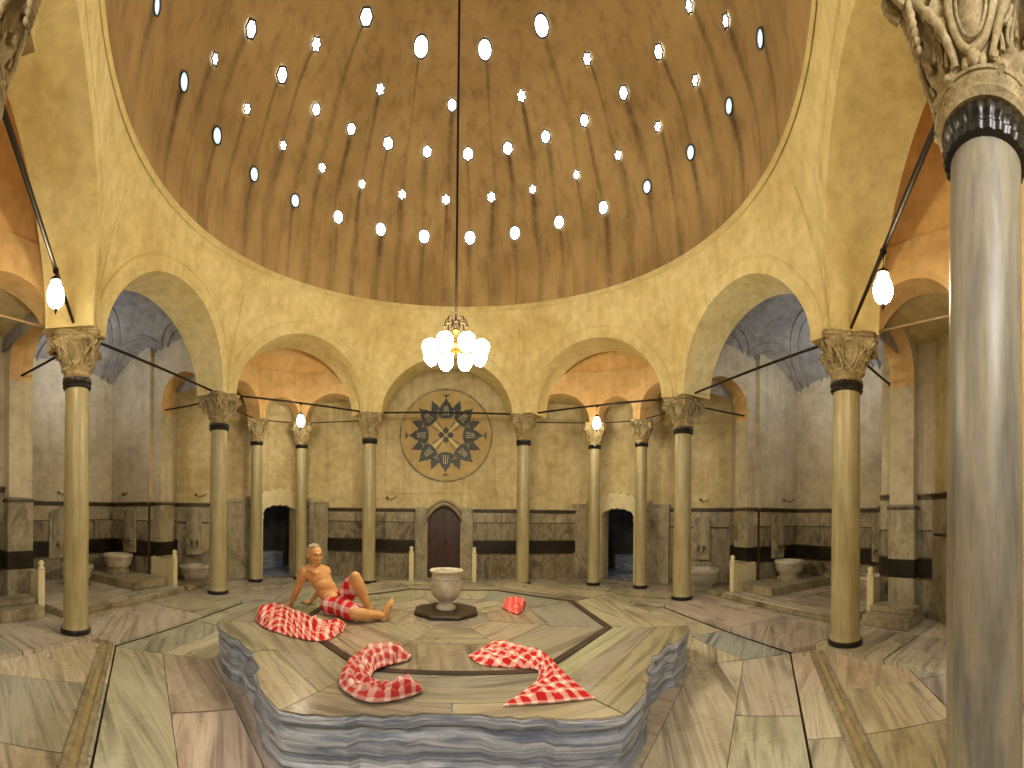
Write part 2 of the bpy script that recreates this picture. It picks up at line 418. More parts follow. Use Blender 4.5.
# ------------------------------------------------------------------ outer walls, vaults
WT = Z(.86)
zc = Z(.045)                  # wainscot top
def wall_seg(name, P0, P1, z0=0, z1=None, mat='pier_plaster'):
    V = [P0 + Vector((0,0,z0)), P1 + Vector((0,0,z0)), P1 + Vector((0,0,z1 or WT)), P0 + Vector((0,0,z1 or WT))]
    e = (P1-P0).normalized(); nrm = Vector((e.y, -e.x, 0)) * -.18        # thickness away from the room
    sh = min(.19, (P1-P0).length*.4)
    V += [v + nrm + e*(sh if i in (0, 3) else -sh) for i, v in enumerate(V)]
    F = [(0,1,2,3), (7,6,5,4), (0,4,5,1), (1,5,6,2), (2,6,7,3), (3,7,4,0)]
    return V, F
tn = [2]
def wainscot(P0, P1, style='band', top=None, gaps=()):
    """cladding along a wall; P0->P1 with the room on the right hand side"""
    top = top or zc; e = (P1-P0).normalized(); L = (P1-P0).length; nrm = Vector((e.y, -e.x, 0)); rz = math.atan2(e.y, e.x)
    mb = MB()
    def strip(u0, u1, z0, z1, d, m, bev=0): mb.box(P0 + e*((u0+u1)/2) + nrm*(d/2) + Vector((0,0,(z0+z1)/2)), (u1-u0, d, z1-z0), rz, m, bev)
    if style == 'band':
        rows = [(ZF, .62, 0, .045), (.66, .94, 2, .05), (.96, 1.36, 0, .04), (1.38, top-.10, 1, .045)]
    else:
        rows = [(ZF, 1.30, 1, .05), (1.34, top-.10, 1, .045)]
    for (za, zb, m, d) in rows:
        k = max(1, round(L/.75))
        if m == 2: k = max(1, round(L/1.6))
        for q in range(k):
            u0, u1 = L*q/k, L*(q+1)/k
            strip(u0+.006, u1-.006, za, zb, d, m, .004)
    strip(0, L, ZF, top-.05, .028, 3)
    strip(0, L, top-.10, top-.05, .055, 3, .008); strip(0, L, top-.05, top-.015, .085, 3, .01); strip(0, L, top-.018, top, .095, 1, .004)
    tn[0] += 1
    return struct(mb.build('trim_%d' % tn[0], [M['panel'], M['panel_pale'], M['band'], M['cornice']]))
YB = 1.105
def side(sx):                 # sx=+1 right, -1 left; polyline ordered so the room lies on the right when sx=+1 going ... (fixed below)
    P = [v2(sx*.70, -1.12), v2(sx*1.29, -.53), v2(sx*1.29, -.32), v2(sx*1.56, -.32), v2(sx*1.56, .32), v2(sx*1.29, .32), v2(sx*1.29, .52), v2(sx*.70, YB)]
    return P
def emit_seg(mb, P0, P1, z0=0, z1=None):
    V, F = wall_seg('', P0, P1, z0, z1); mb.add(V, F)
for sx, nm in ((1, 'right'), (-1, 'left')):
    P = side(sx); mbw = MB(); mbr = MB()
    for k in range(len(P)-1):
        if k in (0, len(P)-2): continue
        A, B = (P[k+1], P[k]) if sx > 0 else (P[k], P[k+1])
        emit_seg(mbw if k in (1, 5) else mbr, A, B)
        st = 'band'; top = zc if k not in (0, 1) else Z(.085)
        wainscot(A, B, st, top)
    struct(mbw.build('wall_' + nm, M['iwan'])); struct(mbr.build('wall_' + nm + '_iwan', M['iwan']))
# the two chamfered corner walls with portals, and their mirror walls near the camera
def corner_wall(nm, A, B, portal_c, cell=True):
    """A->B has room on the right"""
    e = (B-A).normalized(); L = (B-A).length; nrm = Vector((e.y, -e.x, 0))
    mb = MB()
    c = (portal_c-A).dot(e); hw = .40
    arch_wall(mb, L, 0, WT, c, hw, lambda t: 1.72, lambda u, z, s: A + e*u - nrm*(.001+s*.30) + Vector((0,0,z)), n=8, nside=1)
    w = struct(mb.build('wall_' + nm, M['pier_plaster']))
    wainscot(A, A + e*(c-.62), 'plain'); wainscot(A + e*(c+.62), B, 'plain')
    return A + e*c, nrm, e
Lp = corner_wall('back_left_corner', side(-1)[6], side(-1)[7], pp(277,2.13))
Rp = corner_wall('back_right_corner', side(1)[7], side(1)[6], pp(619,2.13))
for nm, A, B in (('front_right_corner', side(1)[1], side(1)[0]), ('front_left_corner', side(-1)[0], side(-1)[1])):
    mb = MB(); emit_seg(mb, A, B); struct(mb.build('wall_' + nm, M['pier_plaster'])); wainscot(A, B, 'plain', Z(.085))
# front (behind the camera)
mb = MB()
for A, B in ((v2(.70,-1.12), v2(.70,-1.5)), (v2(.70,-1.5), v2(-.70,-1.5)), (v2(-.70,-1.5), v2(-.70,-1.12))): emit_seg(mb, A, B)
struct(mb.build('wall_front', M['pier_plaster']))
# back wall with the door opening
DX = -.053*S; A, B = v2(-.70, YB), v2(.70, YB)
mb = MB()
def point_h(sp, rise): return lambda t: sp + rise*(1-abs(t)**1.6)**.75
arch_wall(mb, 1.40*S, 0, WT, .70*S+DX, .39, point_h(1.38, .36), lambda u, z, s: A + Vector((u, .0+s*.3, z)), n=24)
back = struct(mb.build('wall_back', M['pier_plaster']))
wainscot(A, Vector((DX-.68, A.y, 0)), 'band', Z(.03)); wainscot(Vector((DX+.68, A.y, 0)), B, 'band', Z(.03))

# door: brown leaf, pointed arch surround with pilasters
fr = MB(); yb = A.y
for s in (-1, 1):
    fr.box((DX+s*.53, yb-.06, .85), (.24, .12, 1.60), 0, 0, .01)
    fr.box((DX+s*.53, yb-.07, 1.68), (.28, .16, .08), 0, 0, .012)
def surround(off, d, y0, m=0):
    pts = []
    for k in range(25):
        tt = -1 + 2*k/24; pts.append(Vector((DX+tt*(.39+off), y0, 1.40 + (.36+off)*(1-abs(tt)**1.6)**.75)))
    fr.tube(pts, d, 8, m)
surround(.05, .04, yb-.04); surround(.13, .028, yb-.03); surround(.0, .02, yb-.01, 1)
d1 = struct(fr.build('door_1', [M['panel_pale'], M['cornice']], None, True, .6))
wood = marble('dark_brown_wood', [(.3, H('1d0c07')), (.5, H('35170d')), (.7, H('4a2416'))], (6,6,.6), 2, .3, .45, .3)
lf = MB(); n = 20; yl = yb+.10
for (ux0, ux1) in ((-.39, -.006), (.006, .39)):
    V = []; F = []
    for k in range(n+1):
        x = ux0+(ux1-ux0)*k/n; h = point_h(1.38, .36)(x/.39)
        V += [(DX+x, yl, .04), (DX+x, yl, h), (DX+x, yl+.05, .04), (DX+x, yl+.05, h)]
    for k in range(n):
        a = 4*k; F += [(a, a+4, a+5, a+1), (a+2, a+3, a+7, a+6), (a+1, a+5, a+7, a+3)]
    lf.add(V, F)
    for (z0, z1) in ((.14, .55), (.62, 1.0), (1.07, 1.36)):
        lf.box((DX+(ux0+ux1)/2, yl-.006, (z0+z1)/2), (.26, .02, z1-z0), 0, 0, .008)
lf.box((DX, yl-.015, .72), (.03, .03, 1.36), 0, 0)
mk_leaf = lf.build('door_leaf', wood, d1)
h = MB(); h.sphere((DX+.05, yl-.045, .92), .025, 10, 8); h.build('door_handle', M['brass'], d1, True)

# scalloped marble portals and the dark cells behind them
def portal(num, C, nrm, e):
    fr = MB(); hwo, hwi = .63, .41
    def out_h(t):
        a = abs(t); base = 1.66 + .42*math.sqrt(max(0, 1-(a/1.0)**1.8)); return base + .055*abs(math.sin(t*pi*3.5+pi/2))
    def in_h(t): a = abs(t); return 1.50 + .22*math.sqrt(max(0, 1-a**2.2)) + .03*abs(math.cos(t*pi*2.5))
    N = 56; V = []; F = []
    for k in range(N+1):
        u = -hwo + 2*hwo*k/N; t = u/hwo; ti = max(-1, min(1, u/hwi))
        lo = in_h(ti) if abs(u) < hwi else 1.44
        for d in (.14, -.02):
            V += [C + e*u + nrm*d + Vector((0,0,lo)), C + e*u + nrm*d + Vector((0,0,max(lo+.1, out_h(t))))]
    for k in range(N):
        a = 4*k; F += [(a, a+4, a+5, a+1), (a+2, a+3, a+7, a+6), (a+1, a+5, a+7, a+3), (a, a+2, a+6, a+4)]
    F += [(0, 1, 3, 2), (4*N, 4*N+2, 4*N+3, 4*N+1)]
    fr.add(V, F)
    rz = math.atan2(e.y, e.x)
    for s in (-1, 1):
        fr.box(C + e*(s*.49) + nrm*.06 + Vector((0,0,.75)), (.17, .16, 1.42), rz, 0, .01)
        fr.box(C + e*(s*.50) + nrm*.06 + Vector((0,0,1.47)), (.22, .2, .07), rz, 0, .015)
    for sd in (-1, 1):
        fr.box(C + e*(sd*.99) + nrm*.075 + Vector((0,0,.92)), (.50, .13, 1.74), rz, 1, .012)
        fr.box(C + e*(sd*.99) + nrm*.085 + Vector((0,0,1.50)), (.52, .16, .05), rz, 1, .01)
        fr.box(C + e*(sd*.99) + nrm*.085 + Vector((0,0,1.81)), (.54, .17, .06), rz, 1, .015)
        fr.sphere(C + e*(sd*.76) + nrm*.10 + Vector((0,0,1.86)), .07, 12, 8, 1)
    d = struct(fr.build('door_%d' % num, [M['portal'], M['panel_pale']], None, False))
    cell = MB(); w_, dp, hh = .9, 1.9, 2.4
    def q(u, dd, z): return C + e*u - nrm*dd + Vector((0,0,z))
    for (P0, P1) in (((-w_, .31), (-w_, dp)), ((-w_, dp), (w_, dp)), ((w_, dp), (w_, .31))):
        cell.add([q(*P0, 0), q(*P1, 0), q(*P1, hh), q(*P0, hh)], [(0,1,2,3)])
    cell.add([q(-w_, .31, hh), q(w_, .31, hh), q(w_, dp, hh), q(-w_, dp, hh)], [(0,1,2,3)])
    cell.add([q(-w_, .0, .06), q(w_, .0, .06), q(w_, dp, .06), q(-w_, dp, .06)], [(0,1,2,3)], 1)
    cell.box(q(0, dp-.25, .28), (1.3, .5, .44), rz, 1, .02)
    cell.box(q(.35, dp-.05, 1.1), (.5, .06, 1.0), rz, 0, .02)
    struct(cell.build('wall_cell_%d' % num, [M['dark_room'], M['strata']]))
    L = bpy.data.lights.new('cell_daylight', 'POINT'); L.energy = 3; L.color = (.6, .75, 1); L.shadow_soft_size = .15
    lo = bpy.data.objects.new('cell_daylight', L); lo.location = q(.1, 1.2, 2.2); col.objects.link(lo)
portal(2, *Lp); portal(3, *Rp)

# ---- corner bays: small arcades, orange half vaults, flat soffit behind
small = MB(); vault = MB(); flat = MB()
CS = Z(.455)                  # top of the small capitals
def small_arch(P0, P1, z0, crown, inset=.09, thick=.34, ztop=Z(.70), m=0, mbx=None):
    L = (P1-P0).length; hw = L/2-inset*1.2; rise = min(hw, crown-z0-.02); spring = crown-rise
    arch_wall(mbx or small, L, z0, ztop, L/2, hw, round_h(spring, rise), flat_map(P0, P1, thick), n=24, nside=1, m=(m, m))
def diag_bay(Pa, Pb, s1, s2, near=False):
    """Pa, Pb: outer corners over the two big columns; s1 next to Pa, s2 next to Pb"""
    pol = [Pa, s1, s2, Pb]
    small_arch(Pa, s1, CS, Z(.60), .10); small_arch(s1, s2, CS, Z(.575), .12); small_arch(s2, Pb, CS, Z(.60), .10)
    # loft
    nu, nv = 36, 14; V = []; F = []
    lens = [(pol[k+1]-pol[k]).length for k in range(3)]; T = sum(lens)
    cen = (Pa+Pb)/2
    for i in range(nu+1):
        t = i/nu; d = t*T; k = 0
        while k < 2 and d > lens[k]: d -= lens[k]; k += 1
        b = pol[k].lerp(pol[k+1], min(1, d/lens[k])); b = b + (cen-b).normalized()*.10
        a = Pa.lerp(Pb, t)
        for j in range(nv+1):
            w = 1-math.cos(pi/2*j/nv); w = j/nv
            p = b.lerp(a, w); h = math.sqrt(max(0, 1-(1-w)**2)); edge = math.sin(pi*min(1, max(0, t)))**.45
            z = Z(.60) + (Z(.90)-Z(.60))*h*edge + .0
            V.append(Vector((p.x, p.y, z)))
    for i in range(nu):
        for j in range(nv): a = i*(nv+1)+j; F.append((a, a+1, a+nv+2, a+nv+1))
    vault.add(V, F)
def cdir(p, k): return p + p.normalized()*k
# right back: big columns C (2) and D (3); left back: F (5) and E (4)
def oc(i): p = COLS[i].copy(); return p + (p.normalized())*.20
diag_bay(oc(2), oc(3), SEC[0], SEC[1]); diag_bay(oc(5), oc(4), SEC[3], SEC[2])
nR = [v2(.93,-.77), v2(.77,-.93)]; nL = [v2(-.93,-.77), v2(-.77,-.93)]
diag_bay(oc(1), oc(0), nR[0], nR[1]); diag_bay(oc(6), oc(7), nL[0], nL[1])
for p in nR+nL: small.lathe([(.17, ZF), (.17, CS)], 16, (p.x, p.y, 0))
# transverse arches from the iwan columns to the piers
trans = MB()
for i, sx, y in ((1,1,-.40), (2,1,.40), (5,-1,.40), (6,-1,-.40)):
    P0 = oc(i); P1 = Vector((sx*1.292*S, (P0.y*.98), 0)); inset = .10
    L = (P1-P0).length; hw = (L-inset-.22)/2; c_ = inset+hw
    arch_wall(trans, L, CS, Z(.86), c_, hw, round_h(Z(.62)-hw, hw), flat_map(P0, P1, .40), n=24, nside=1, m=(0, 1))
    e = (P1-P0).normalized(); pc = P1 - e*.11; rz = math.atan2(e.y, e.x)
    trans.box((pc.x, pc.y, (zc+CS)/2), (.219, .40, CS-zc), rz, 0); trans.box((pc.x, pc.y, (zc+ZF)/2), (.25, .44, zc-ZF-.02), rz, 2, .01)
    trans.box((pc.x, pc.y, zc-.05), (.29, .48, .05), rz, 3, .01); trans.box((pc.x, pc.y, .80), (.26, .45, .28), rz, 4)
struct(trans.build('wall_transverse_arches', [M['iwan'], M['peach'], M['panel_pale'], M['cornice'], M['band']]))
struct(small.build('wall_small_arcades', M['peach'], None, True, .6))
struct(vault.build('ceiling_vault_corners', M['orange'], None, True))
for (a, s1, s2, b, sx, sy) in ((oc(2), SEC[0], SEC[1], oc(3), 1, 1), (oc(5), SEC[3], SEC[2], oc(4), -1, 1), (oc(1), nR[0], nR[1], oc(0), 1, -1), (oc(6), nL[0], nL[1], oc(7), -1, -1)):
    z = Z(.615); pl = [a, s1, s2, b, v2(sx*.30, sy*1.3), v2(sx*1.0, sy*1.3), v2(sx*1.4, sy*1.0), v2(sx*1.5, sy*.40)]
    flat.add([Vector((p.x, p.y, z)) for p in pl], [list(range(8))])
flat.add([v2(-.5, .95, Z(.86)), v2(.5, .95, Z(.86)), v2(.5, 1.3, Z(.86)), v2(-.5, 1.3, Z(.86))], [(0,1,2,3)])
flat.add([v2(-.75, -.85, Z(.86)), v2(.75, -.85, Z(.86)), v2(.75, -1.55, Z(.86)), v2(-.75, -1.55, Z(.86))], [(0,1,2,3)])
struct(flat.build('ceiling_aisle', M['pier_plaster']))
# iwan vaults with relief ribs
for sx, nm in ((1, 'right'), (-1, 'left')):
    vb = MB(); nx, ny = 24, 40; V = []; F = []; X_0, X_1, YY = .965, 1.60, .425
    def vz(x, y):
        a = max(0, 1-(abs(y)/YY)**2.0); b = max(0, 1-((x-X_0)/(X_1-X_0))**2.2)
        return Z(.56) + (Z(.93)-Z(.56))*math.sqrt(a)*math.sqrt(b)
    for i in range(nx+1):
        for j in range(ny+1):
            x = X_0 + (X_1-X_0)*math.sin(pi/2*i/nx); y = -YY*math.cos(pi*j/ny)
            V.append(Vector((sx*x*S, y*S, vz(x, y))))
    for i in range(nx):
        for j in range(ny): a = i*(ny+1)+j; F.append((a, a+1, a+ny+2, a+ny+1))
    vb.add(V, F)
    for (cx, cy, rs) in ((1.42, .425, (.15,.185)), (1.42, -.425, (.15,.185)), (1.12, .425, (.11,.14)), (1.12, -.425, (.11,.14)), (1.60, 0, (.13,.165,.25,.285))):
        for r in rs:
            pts = []
            for k in range(49):
                a_ = 2*pi*k/48; x = cx + r*math.cos(a_)*1.1; y = cy + r*math.sin(a_)
                if X_0+.02 < x < X_1-.012 and abs(y) < YY-.012: pts.append(Vector((sx*x*S, y*S, vz(x, y)-.006)))
                else:
                    if len(pts) > 2: vb.tube(pts, .034, 6)
                    pts = []
            if len(pts) > 2: vb.tube(pts, .034, 6)
    struct(vb.build('ceiling_vault_' + nm, M['cool'], None, True))

# ------------------------------------------------------------------ floor slabs
def slab_floor(name, polys, z, mat, gap=.008, thick=.05):
    """polys: list of (list of 2D points, grain angle)"""
    V = []; F = []; UV = []; T = []
    for P, ang in polys:
        c = sum((Vector(p) for p in P), Vector((0,0)))/len(P)
        r = []
        for p in P:
            d = Vector(p)-c; L = d.length; r.append(c + d*(1-gap*1.2/max(L, .05)))
        zz = z + random.uniform(-.003, .003)
        b = len(V); n = len(r)
        V += [Vector((p.x, p.y, zz)) for p in r] + [Vector((p.x, p.y, zz-thick)) for p in r]
        fs = [[b+i for i in range(n)]] + [[b+i, b+n+i, b+n+(i+1) % n, b+(i+1) % n] for i in range(n)]
        tone = random.choice([(1,.97,.92), (.93,.90,.84), (1.06,1.03,.96), (.82,.82,.82), (.90,.86,.80), (1.1,1.07,1.0), (.74,.77,.84)])
        tone = tuple(k*random.uniform(.92, 1.05) for k in tone)
        ofs = random.uniform(0, 60); ca, sa = math.cos(ang), math.sin(ang)
        for f in fs:
            F.append(f); T.append(tone)
            UV.append([(V[i].x*ca + V[i].y*sa + ofs, -V[i].x*sa + V[i].y*ca + ofs) for i in f])
    me = bpy.data.meshes.new(name); me.from_pydata([tuple(v) for v in V], [], F); me.materials.append(mat)
    uvl = me.uv_layers.new(name='grain'); at = me.attributes.new('tone', 'FLOAT_COLOR', 'FACE')
    k = 0
    for p, u, tt in zip(me.polygons, UV, T):
        for q, li in zip(u, p.loop_indices): uvl.data[li].uv = q
        at.data[p.index].color = (*tt, 1)
    o = bpy.data.objects.new(name, me); col.objects.link(o); return o
def ring_polys(r0, r1, rows, lmin=.8, lmax=1.5, sectors=range(8)):
    out = []; t8 = math.tan(pi/8)
    for s in sectors:
        a = s*pi/4; n = Vector((math.cos(a), math.sin(a))); e = Vector((-n.y, n.x))
        for k in range(rows):
            d0 = r0+(r1-r0)*k/rows; d1 = r0+(r1-r0)*(k+1)/rows
            cuts = [-1]; L = 2*d0*t8
            nn = max(1, round(L/random.uniform(lmin, lmax)))
            for q in range(1, nn): cuts.append(-1+2*(q+random.uniform(-.22, .22))/nn)
            cuts.append(1)
            for q in range(len(cuts)-1):
                c0, c1 = cuts[q], cuts[q+1]
                x0, x1 = c0*d0*t8, c1*d0*t8; x2 = c1*d1*t8 if c1 == 1 else x1; x3 = c0*d1*t8 if c0 == -1 else x0
                P = [n*d0+e*x0, n*d1+e*x3, n*d1+e*x2, n*d0+e*x1]
                cc_ = sum(P, Vector((0,0)))/4; gr = (math.atan2(cc_.y-CY, cc_.x) + random.uniform(-.25, .25)) if (cc_.y < -.1*S and cc_.length > .5*S) else a + pi/2 + random.uniform(-.2, .2) + (pi/2 if random.random() < .2 else 0)
                out.append((P, gr))
    return out
polys = ring_polys(.40*S, .545*S, 1) + ring_polys(.545*S, .782*S, 2, 1.0, 1.7)
polys += ring_polys(.7845*S, 1.05*S, 1, 1.0, 1.6, (5, 7)) + ring_polys(1.05*S, 1.70*S, 2, 1.2, 2.0, (5, 7))
fl = struct(slab_floor('floor', polys, 0, M['slab']))
HI = (0, 1, 2, 3, 4, 6); up = ring_polys(.791*S, 1.02*S, 1, 1.2, 2.0, HI) + ring_polys(1.02*S, 1.70*S, 3, 1.2, 2.0, HI)
for sx in (1, -1):
    for (a, b, c, d) in ((.855, 1.08, -.56, -.33), (.855, 1.08, -.80, -.562), (1.082, 1.31, -.80, -.56), (1.082, 1.31, -.558, -.33)):
        P = [(sx*a*S, c*S), (sx*b*S, c*S), (sx*b*S, d*S), (sx*a*S, d*S)]
        up.append((P if sx > 0 else P[::-1], 0.05))
f2 = struct(slab_floor('floor_paving', up, ZF, M['slab'], thick=.055))
b = MB(); b.add([v2(-1.8,-1.8,-.035), v2(1.8,-1.8,-.035), v2(1.8,1.8,-.035), v2(-1.8,1.8,-.035)], [(0,1,2,3)])
b.lathe([(.80*S/math.cos(pi/8), -.04), (.80*S/math.cos(pi/8), .04)], 8); b.V[4:] = [Matrix.Rotation(pi/8, 3, 'Z') @ v for v in b.V[4:]]
b.F = b.F[:1]; b.M = b.M[:1]
struct(b.build('floor_base', M['joint']))
# raised marble channels that carry the water away
ch = MB()
def channel(p0, p1, w=.13):
    e = (p1-p0).normalized(); n = Vector((e.y, -e.x, 0)); rz = math.atan2(e.y, e.x); L = (p1-p0).length; c = (p0+p1)/2
    ch.box(c+n*w+Vector((0,0,.010)), (L, .05, .03), rz, 0, .008); ch.box(c-n*w+Vector((0,0,.010)), (L, .05, .03), rz, 0, .008)
    ch.box(c+Vector((0,0,.001)), (L, 2*w-.04, .008), rz, 1)
g = lambda px, py: Vector((at_z(px, py, 0).x, at_z(px, py, 0).y, 0))
channel(g(817,652), g(872,775), .055); channel(g(108,642), g(72,775), .055)
struct(ch.build('trim_40', [M['panel_pale'], M['platform_top']]))

# raised iwan floors with a step
st = MB(); pl = []
for sx in (1, -1):
    st.box((sx*(1.06+1.56)/2*S, 0, ZF+.042), (.50*S, .62*S, .084), 0, 0, .012)
    st.box((sx*1.30*S, .44*S, ZF+.03), (.46*S, .20*S, .07), 0, 0, .012)
    for q in range(4):
        for r in range(2):
            a, b = 1.064+.124*q, 1.064+.124*(q+1)-.001; c, d = -.31+.31*r, -.31+.31*(r+1)-.001
            P = [(sx*a*S, c*S), (sx*b*S, c*S), (sx*b*S, d*S), (sx*a*S, d*S)]; pl.append((P if sx > 0 else P[::-1], pi/2+random.uniform(-.1,.1)))
struct(st.build('floor_steps', M['panel_pale'])); struct(slab_floor('floor_iwans', pl, ZF+.105, M['slab'], thick=.02))
# ------------------------------------------------------------------ columns
def capital_mesh(r0, h, half):
    """carved capital: round necking flaring to a square abacus, oval cartouche on each face, scrolls on the corners"""
    mb = MB(); na, nh = 144, 44; V = []; F = []
    def bell(a, t):
        fl = r0 + (half-r0)*(max(0, (t-.15)/.85))**1.5; ex = 2 + 3.0*max(0, min(1, (t-.2)/.6))
        return fl*(abs(math.cos(a))**ex + abs(math.sin(a))**ex)**(-1/ex)
    def on(a, t, d=0): R = bell(a, t)+d; return Vector((R*math.cos(a), R*math.sin(a), t*h*.90))
    for q in range(4):
        c0 = q*pi/2
        mb.tube([on(c0+.33*math.cos(2*pi*k/40), .60+.29*math.sin(2*pi*k/40), r0*.10) for k in range(40)], r0*.085, 8, closed=True)
        mb.tube([on(c0+.23*math.cos(2*pi*k/32), .60+.20*math.sin(2*pi*k/32), r0*.10) for k in range(32)], r0*.035, 6, closed=True)
        for s in (-1, 1):
            for (pa, pt, sz, tw) in ((.40, .30, .10, 2.2), (.48, .56, .085, -2.0), (.43, .82, .075, 2.0), (.62, .40, .08, 2.4)):
                pts = []
                for k in range(22):
                    u = k/21; an = u*abs(tw)*pi*.9; rad = sz*(1-.8*u)
                    pts.append(on(c0+s*(pa+math.cos(an)*rad*1.1), max(.2, pt+math.copysign(1, tw)*math.sin(an)*rad*1.4), r0*.07))
                mb.tube(pts, [r0*.055*(1-.5*k/21) for k in range(22)], 6)
        mb.sphere(on(c0, .27, r0*.06), r0*.15, 10, 8, 0, (1,1,1.3))
        for s in (-1, 1): mb.sphere(on(c0+s*.16, .25, r0*.04), r0*.10, 10, 8, 0, (1,1,1.6))
    mb.tube([on(2*pi*k/64, .205, r0*.05) for k in range(64)], r0*.05, 6, closed=True)
    for j in range(nh+1):
        t = j/nh
        rc = r0*(1.0 + .10*math.exp(-((t-.05)/.03)**2) - .05*math.exp(-((t-.12)/.04)**2) + .08*math.exp(-((t-.18)/.03)**2))
        flare = r0*1.0 + (half-r0)*(max(0, (t-.15)/.85))**1.5
        sq = max(0, min(1, (t-.2)/.6)); ex = 2 + 3.0*sq
        for i in range(na):
            a = 2*pi*i/na; ca, sa = math.cos(a), math.sin(a)
            k = (abs(ca)**ex + abs(sa)**ex)**(-1/ex)
            R = (rc if t < .2 else flare)*k
            if .15 < t < .25: w = (t-.15)/.1; R = (rc*(1-w) + flare*w)*k
            ph = ((a+pi/4) % (pi/2))-pi/4            # angle from face centre
            d = 0
            e = math.sqrt((ph/.33)**2 + ((t-.60)/.30)**2)
            d += .04*math.exp(-((e-1)/.12)**2)*r0 - .10*math.exp(-((e-1.32)/.12)**2)*r0 + (.10*r0 if e < .85 else 0)*math.cos(min(1, e/.85)*pi/2)
            e2 = math.sqrt(((abs(ph)-.50)/.13)**2 + ((t-.45)/.26)**2)
            d += .13*r0*math.exp(-((e2-1)/.2)**2) - .06*r0*(e2 < .6)
            e3 = math.sqrt((ph/.16)**2 + ((t-.30)/.10)**2); d += .07*r0*max(0, 1-e3)
            if t > .2: d += .06*r0*math.sin(abs(ph)*34+t*11)*math.exp(-((abs(ph)-.62)/.2)**2) + .035*r0*math.sin(t*46+abs(ph)*6)*(abs(ph) > .38)
            if t < .2: d = 0
            R += d
            V.append((R*ca, R*sa, t*h*.90))
    for j in range(nh):
        for i in range(na):
            k = (i+1) % na; F.append((j*na+i, j*na+k, (j+1)*na+k, (j+1)*na+i))
    F.append(list(range(na))[::-1]); F.append([nh*na+i for i in range(na)])
    mb.add(V, F)
    # abacus with concave sides
    V = []; n = 96
    for (z, s) in ((.88, 1.0), (.91, 1.08), (.95, 1.08), (.965, 1.14), (1.0, 1.14)):
        for i in range(n):
            a = 2*pi*i/n; ca, sa = math.cos(a), math.sin(a); k = (abs(ca)**7+abs(sa)**7)**(-1/7)
            ph = ((a+pi/4) % (pi/2))-pi/4
            R = half*s*k*(1-.10*math.cos(ph*2)**3); V.append((R*ca, R*sa, z*h))
    F = [(j*n+i, j*n+(i+1) % n, (j+1)*n+(i+1) % n, (j+1)*n+i) for j in range(4) for i in range(n)] + [list(range(n))[::-1], [4*n+i for i in range(n)]]
    mb.add(V, F)
    for q in range(4):                               # corner scrolls and hanging leaves
        a = pi/4 + q*pi/2; d = Vector((math.cos(a), math.sin(a), 0)); tv = Vector((-d.y, d.x, 0))
        for s in (-1, 1):
            c = d*(half*1.30) + tv*(s*half*.10) + Vector((0,0,h*.76)); pts = []; rr = []
            for k in range(30):
                u = k/29; ang = -pi*.5 + u*4.2*pi; rad = half*.22*(1-u*.85)
                pts.append(c + d*(math.cos(ang)*rad) + Vector((0,0,math.sin(ang)*rad*1.1))); rr.append(half*.055*(1-u*.3))
            mb.tube(pts, rr, 6)
            K = [d*(r0*1.02) + tv*(s*r0*.5) + Vector((0,0,h*.22)), d*(half*.86) + tv*(s*half*.30) + Vector((0,0,h*.45)), d*(half*1.1) + tv*(s*half*.16) + Vector((0,0,h*.64)), c + d*half*.1]
            pts = []
            for k in range(19):
                x = k/18*3; i_ = min(int(x), 2); f_ = x-i_; p0, p1, p2, p3 = K[max(0, i_-1)], K[i_], K[i_+1], K[min(3, i_+2)]
                pts.append(.5*((2*p1)+(p2-p0)*f_+(2*p0-5*p1+4*p2-p3)*f_*f_+(3*p1-p0-3*p2+p3)*f_**3))
            mb.tube(pts, [half*.045*(.45+.9*math.sin(pi*(.15+.7*k/18)))*(1+.18*math.sin(k*2.1)) for k in range(19)], 8)
        mb.sphere(d*(half*1.26) + Vector((0,0,h*.76)), half*.16, 10, 8)
        for q2 in range(6):
            hh = .66-.052*q2
            for s in (-1, 0, 1):
                mb.sphere(d*(half*(1.22-.030*q2)) + tv*(s*half*.085*(1-.08*q2)) + Vector((0,0,h*(hh+.012*(s == 0)))), half*(.062-.004*q2), 8, 6, 0, (1,1,1.5))
        f = Vector((math.cos(q*pi/2), math.sin(q*pi/2), 0)); tf = Vector((-f.y, f.x, 0))
        mb.sphere(f*(half*1.0) + Vector((0,0,h*.93)), half*.15, 12, 8, 0, (.8, .8, .8))
        for s in (-1, 1):
            pts = []; 
            for k in range(16):
                u = k/15; ang = u*2.6*pi; rad = half*.12*(1-.7*u)
                pts.append(f*(half*(.80)) + tf*(s*(half*.52+math.cos(ang)*rad)) + Vector((0,0,h*.82+math.sin(ang)*rad)))
            mb.tube(pts, half*.035, 6)
    me_o = mb.build('capital', M['capital'], None, True, .8)
    return me_o
proto_cap = {}
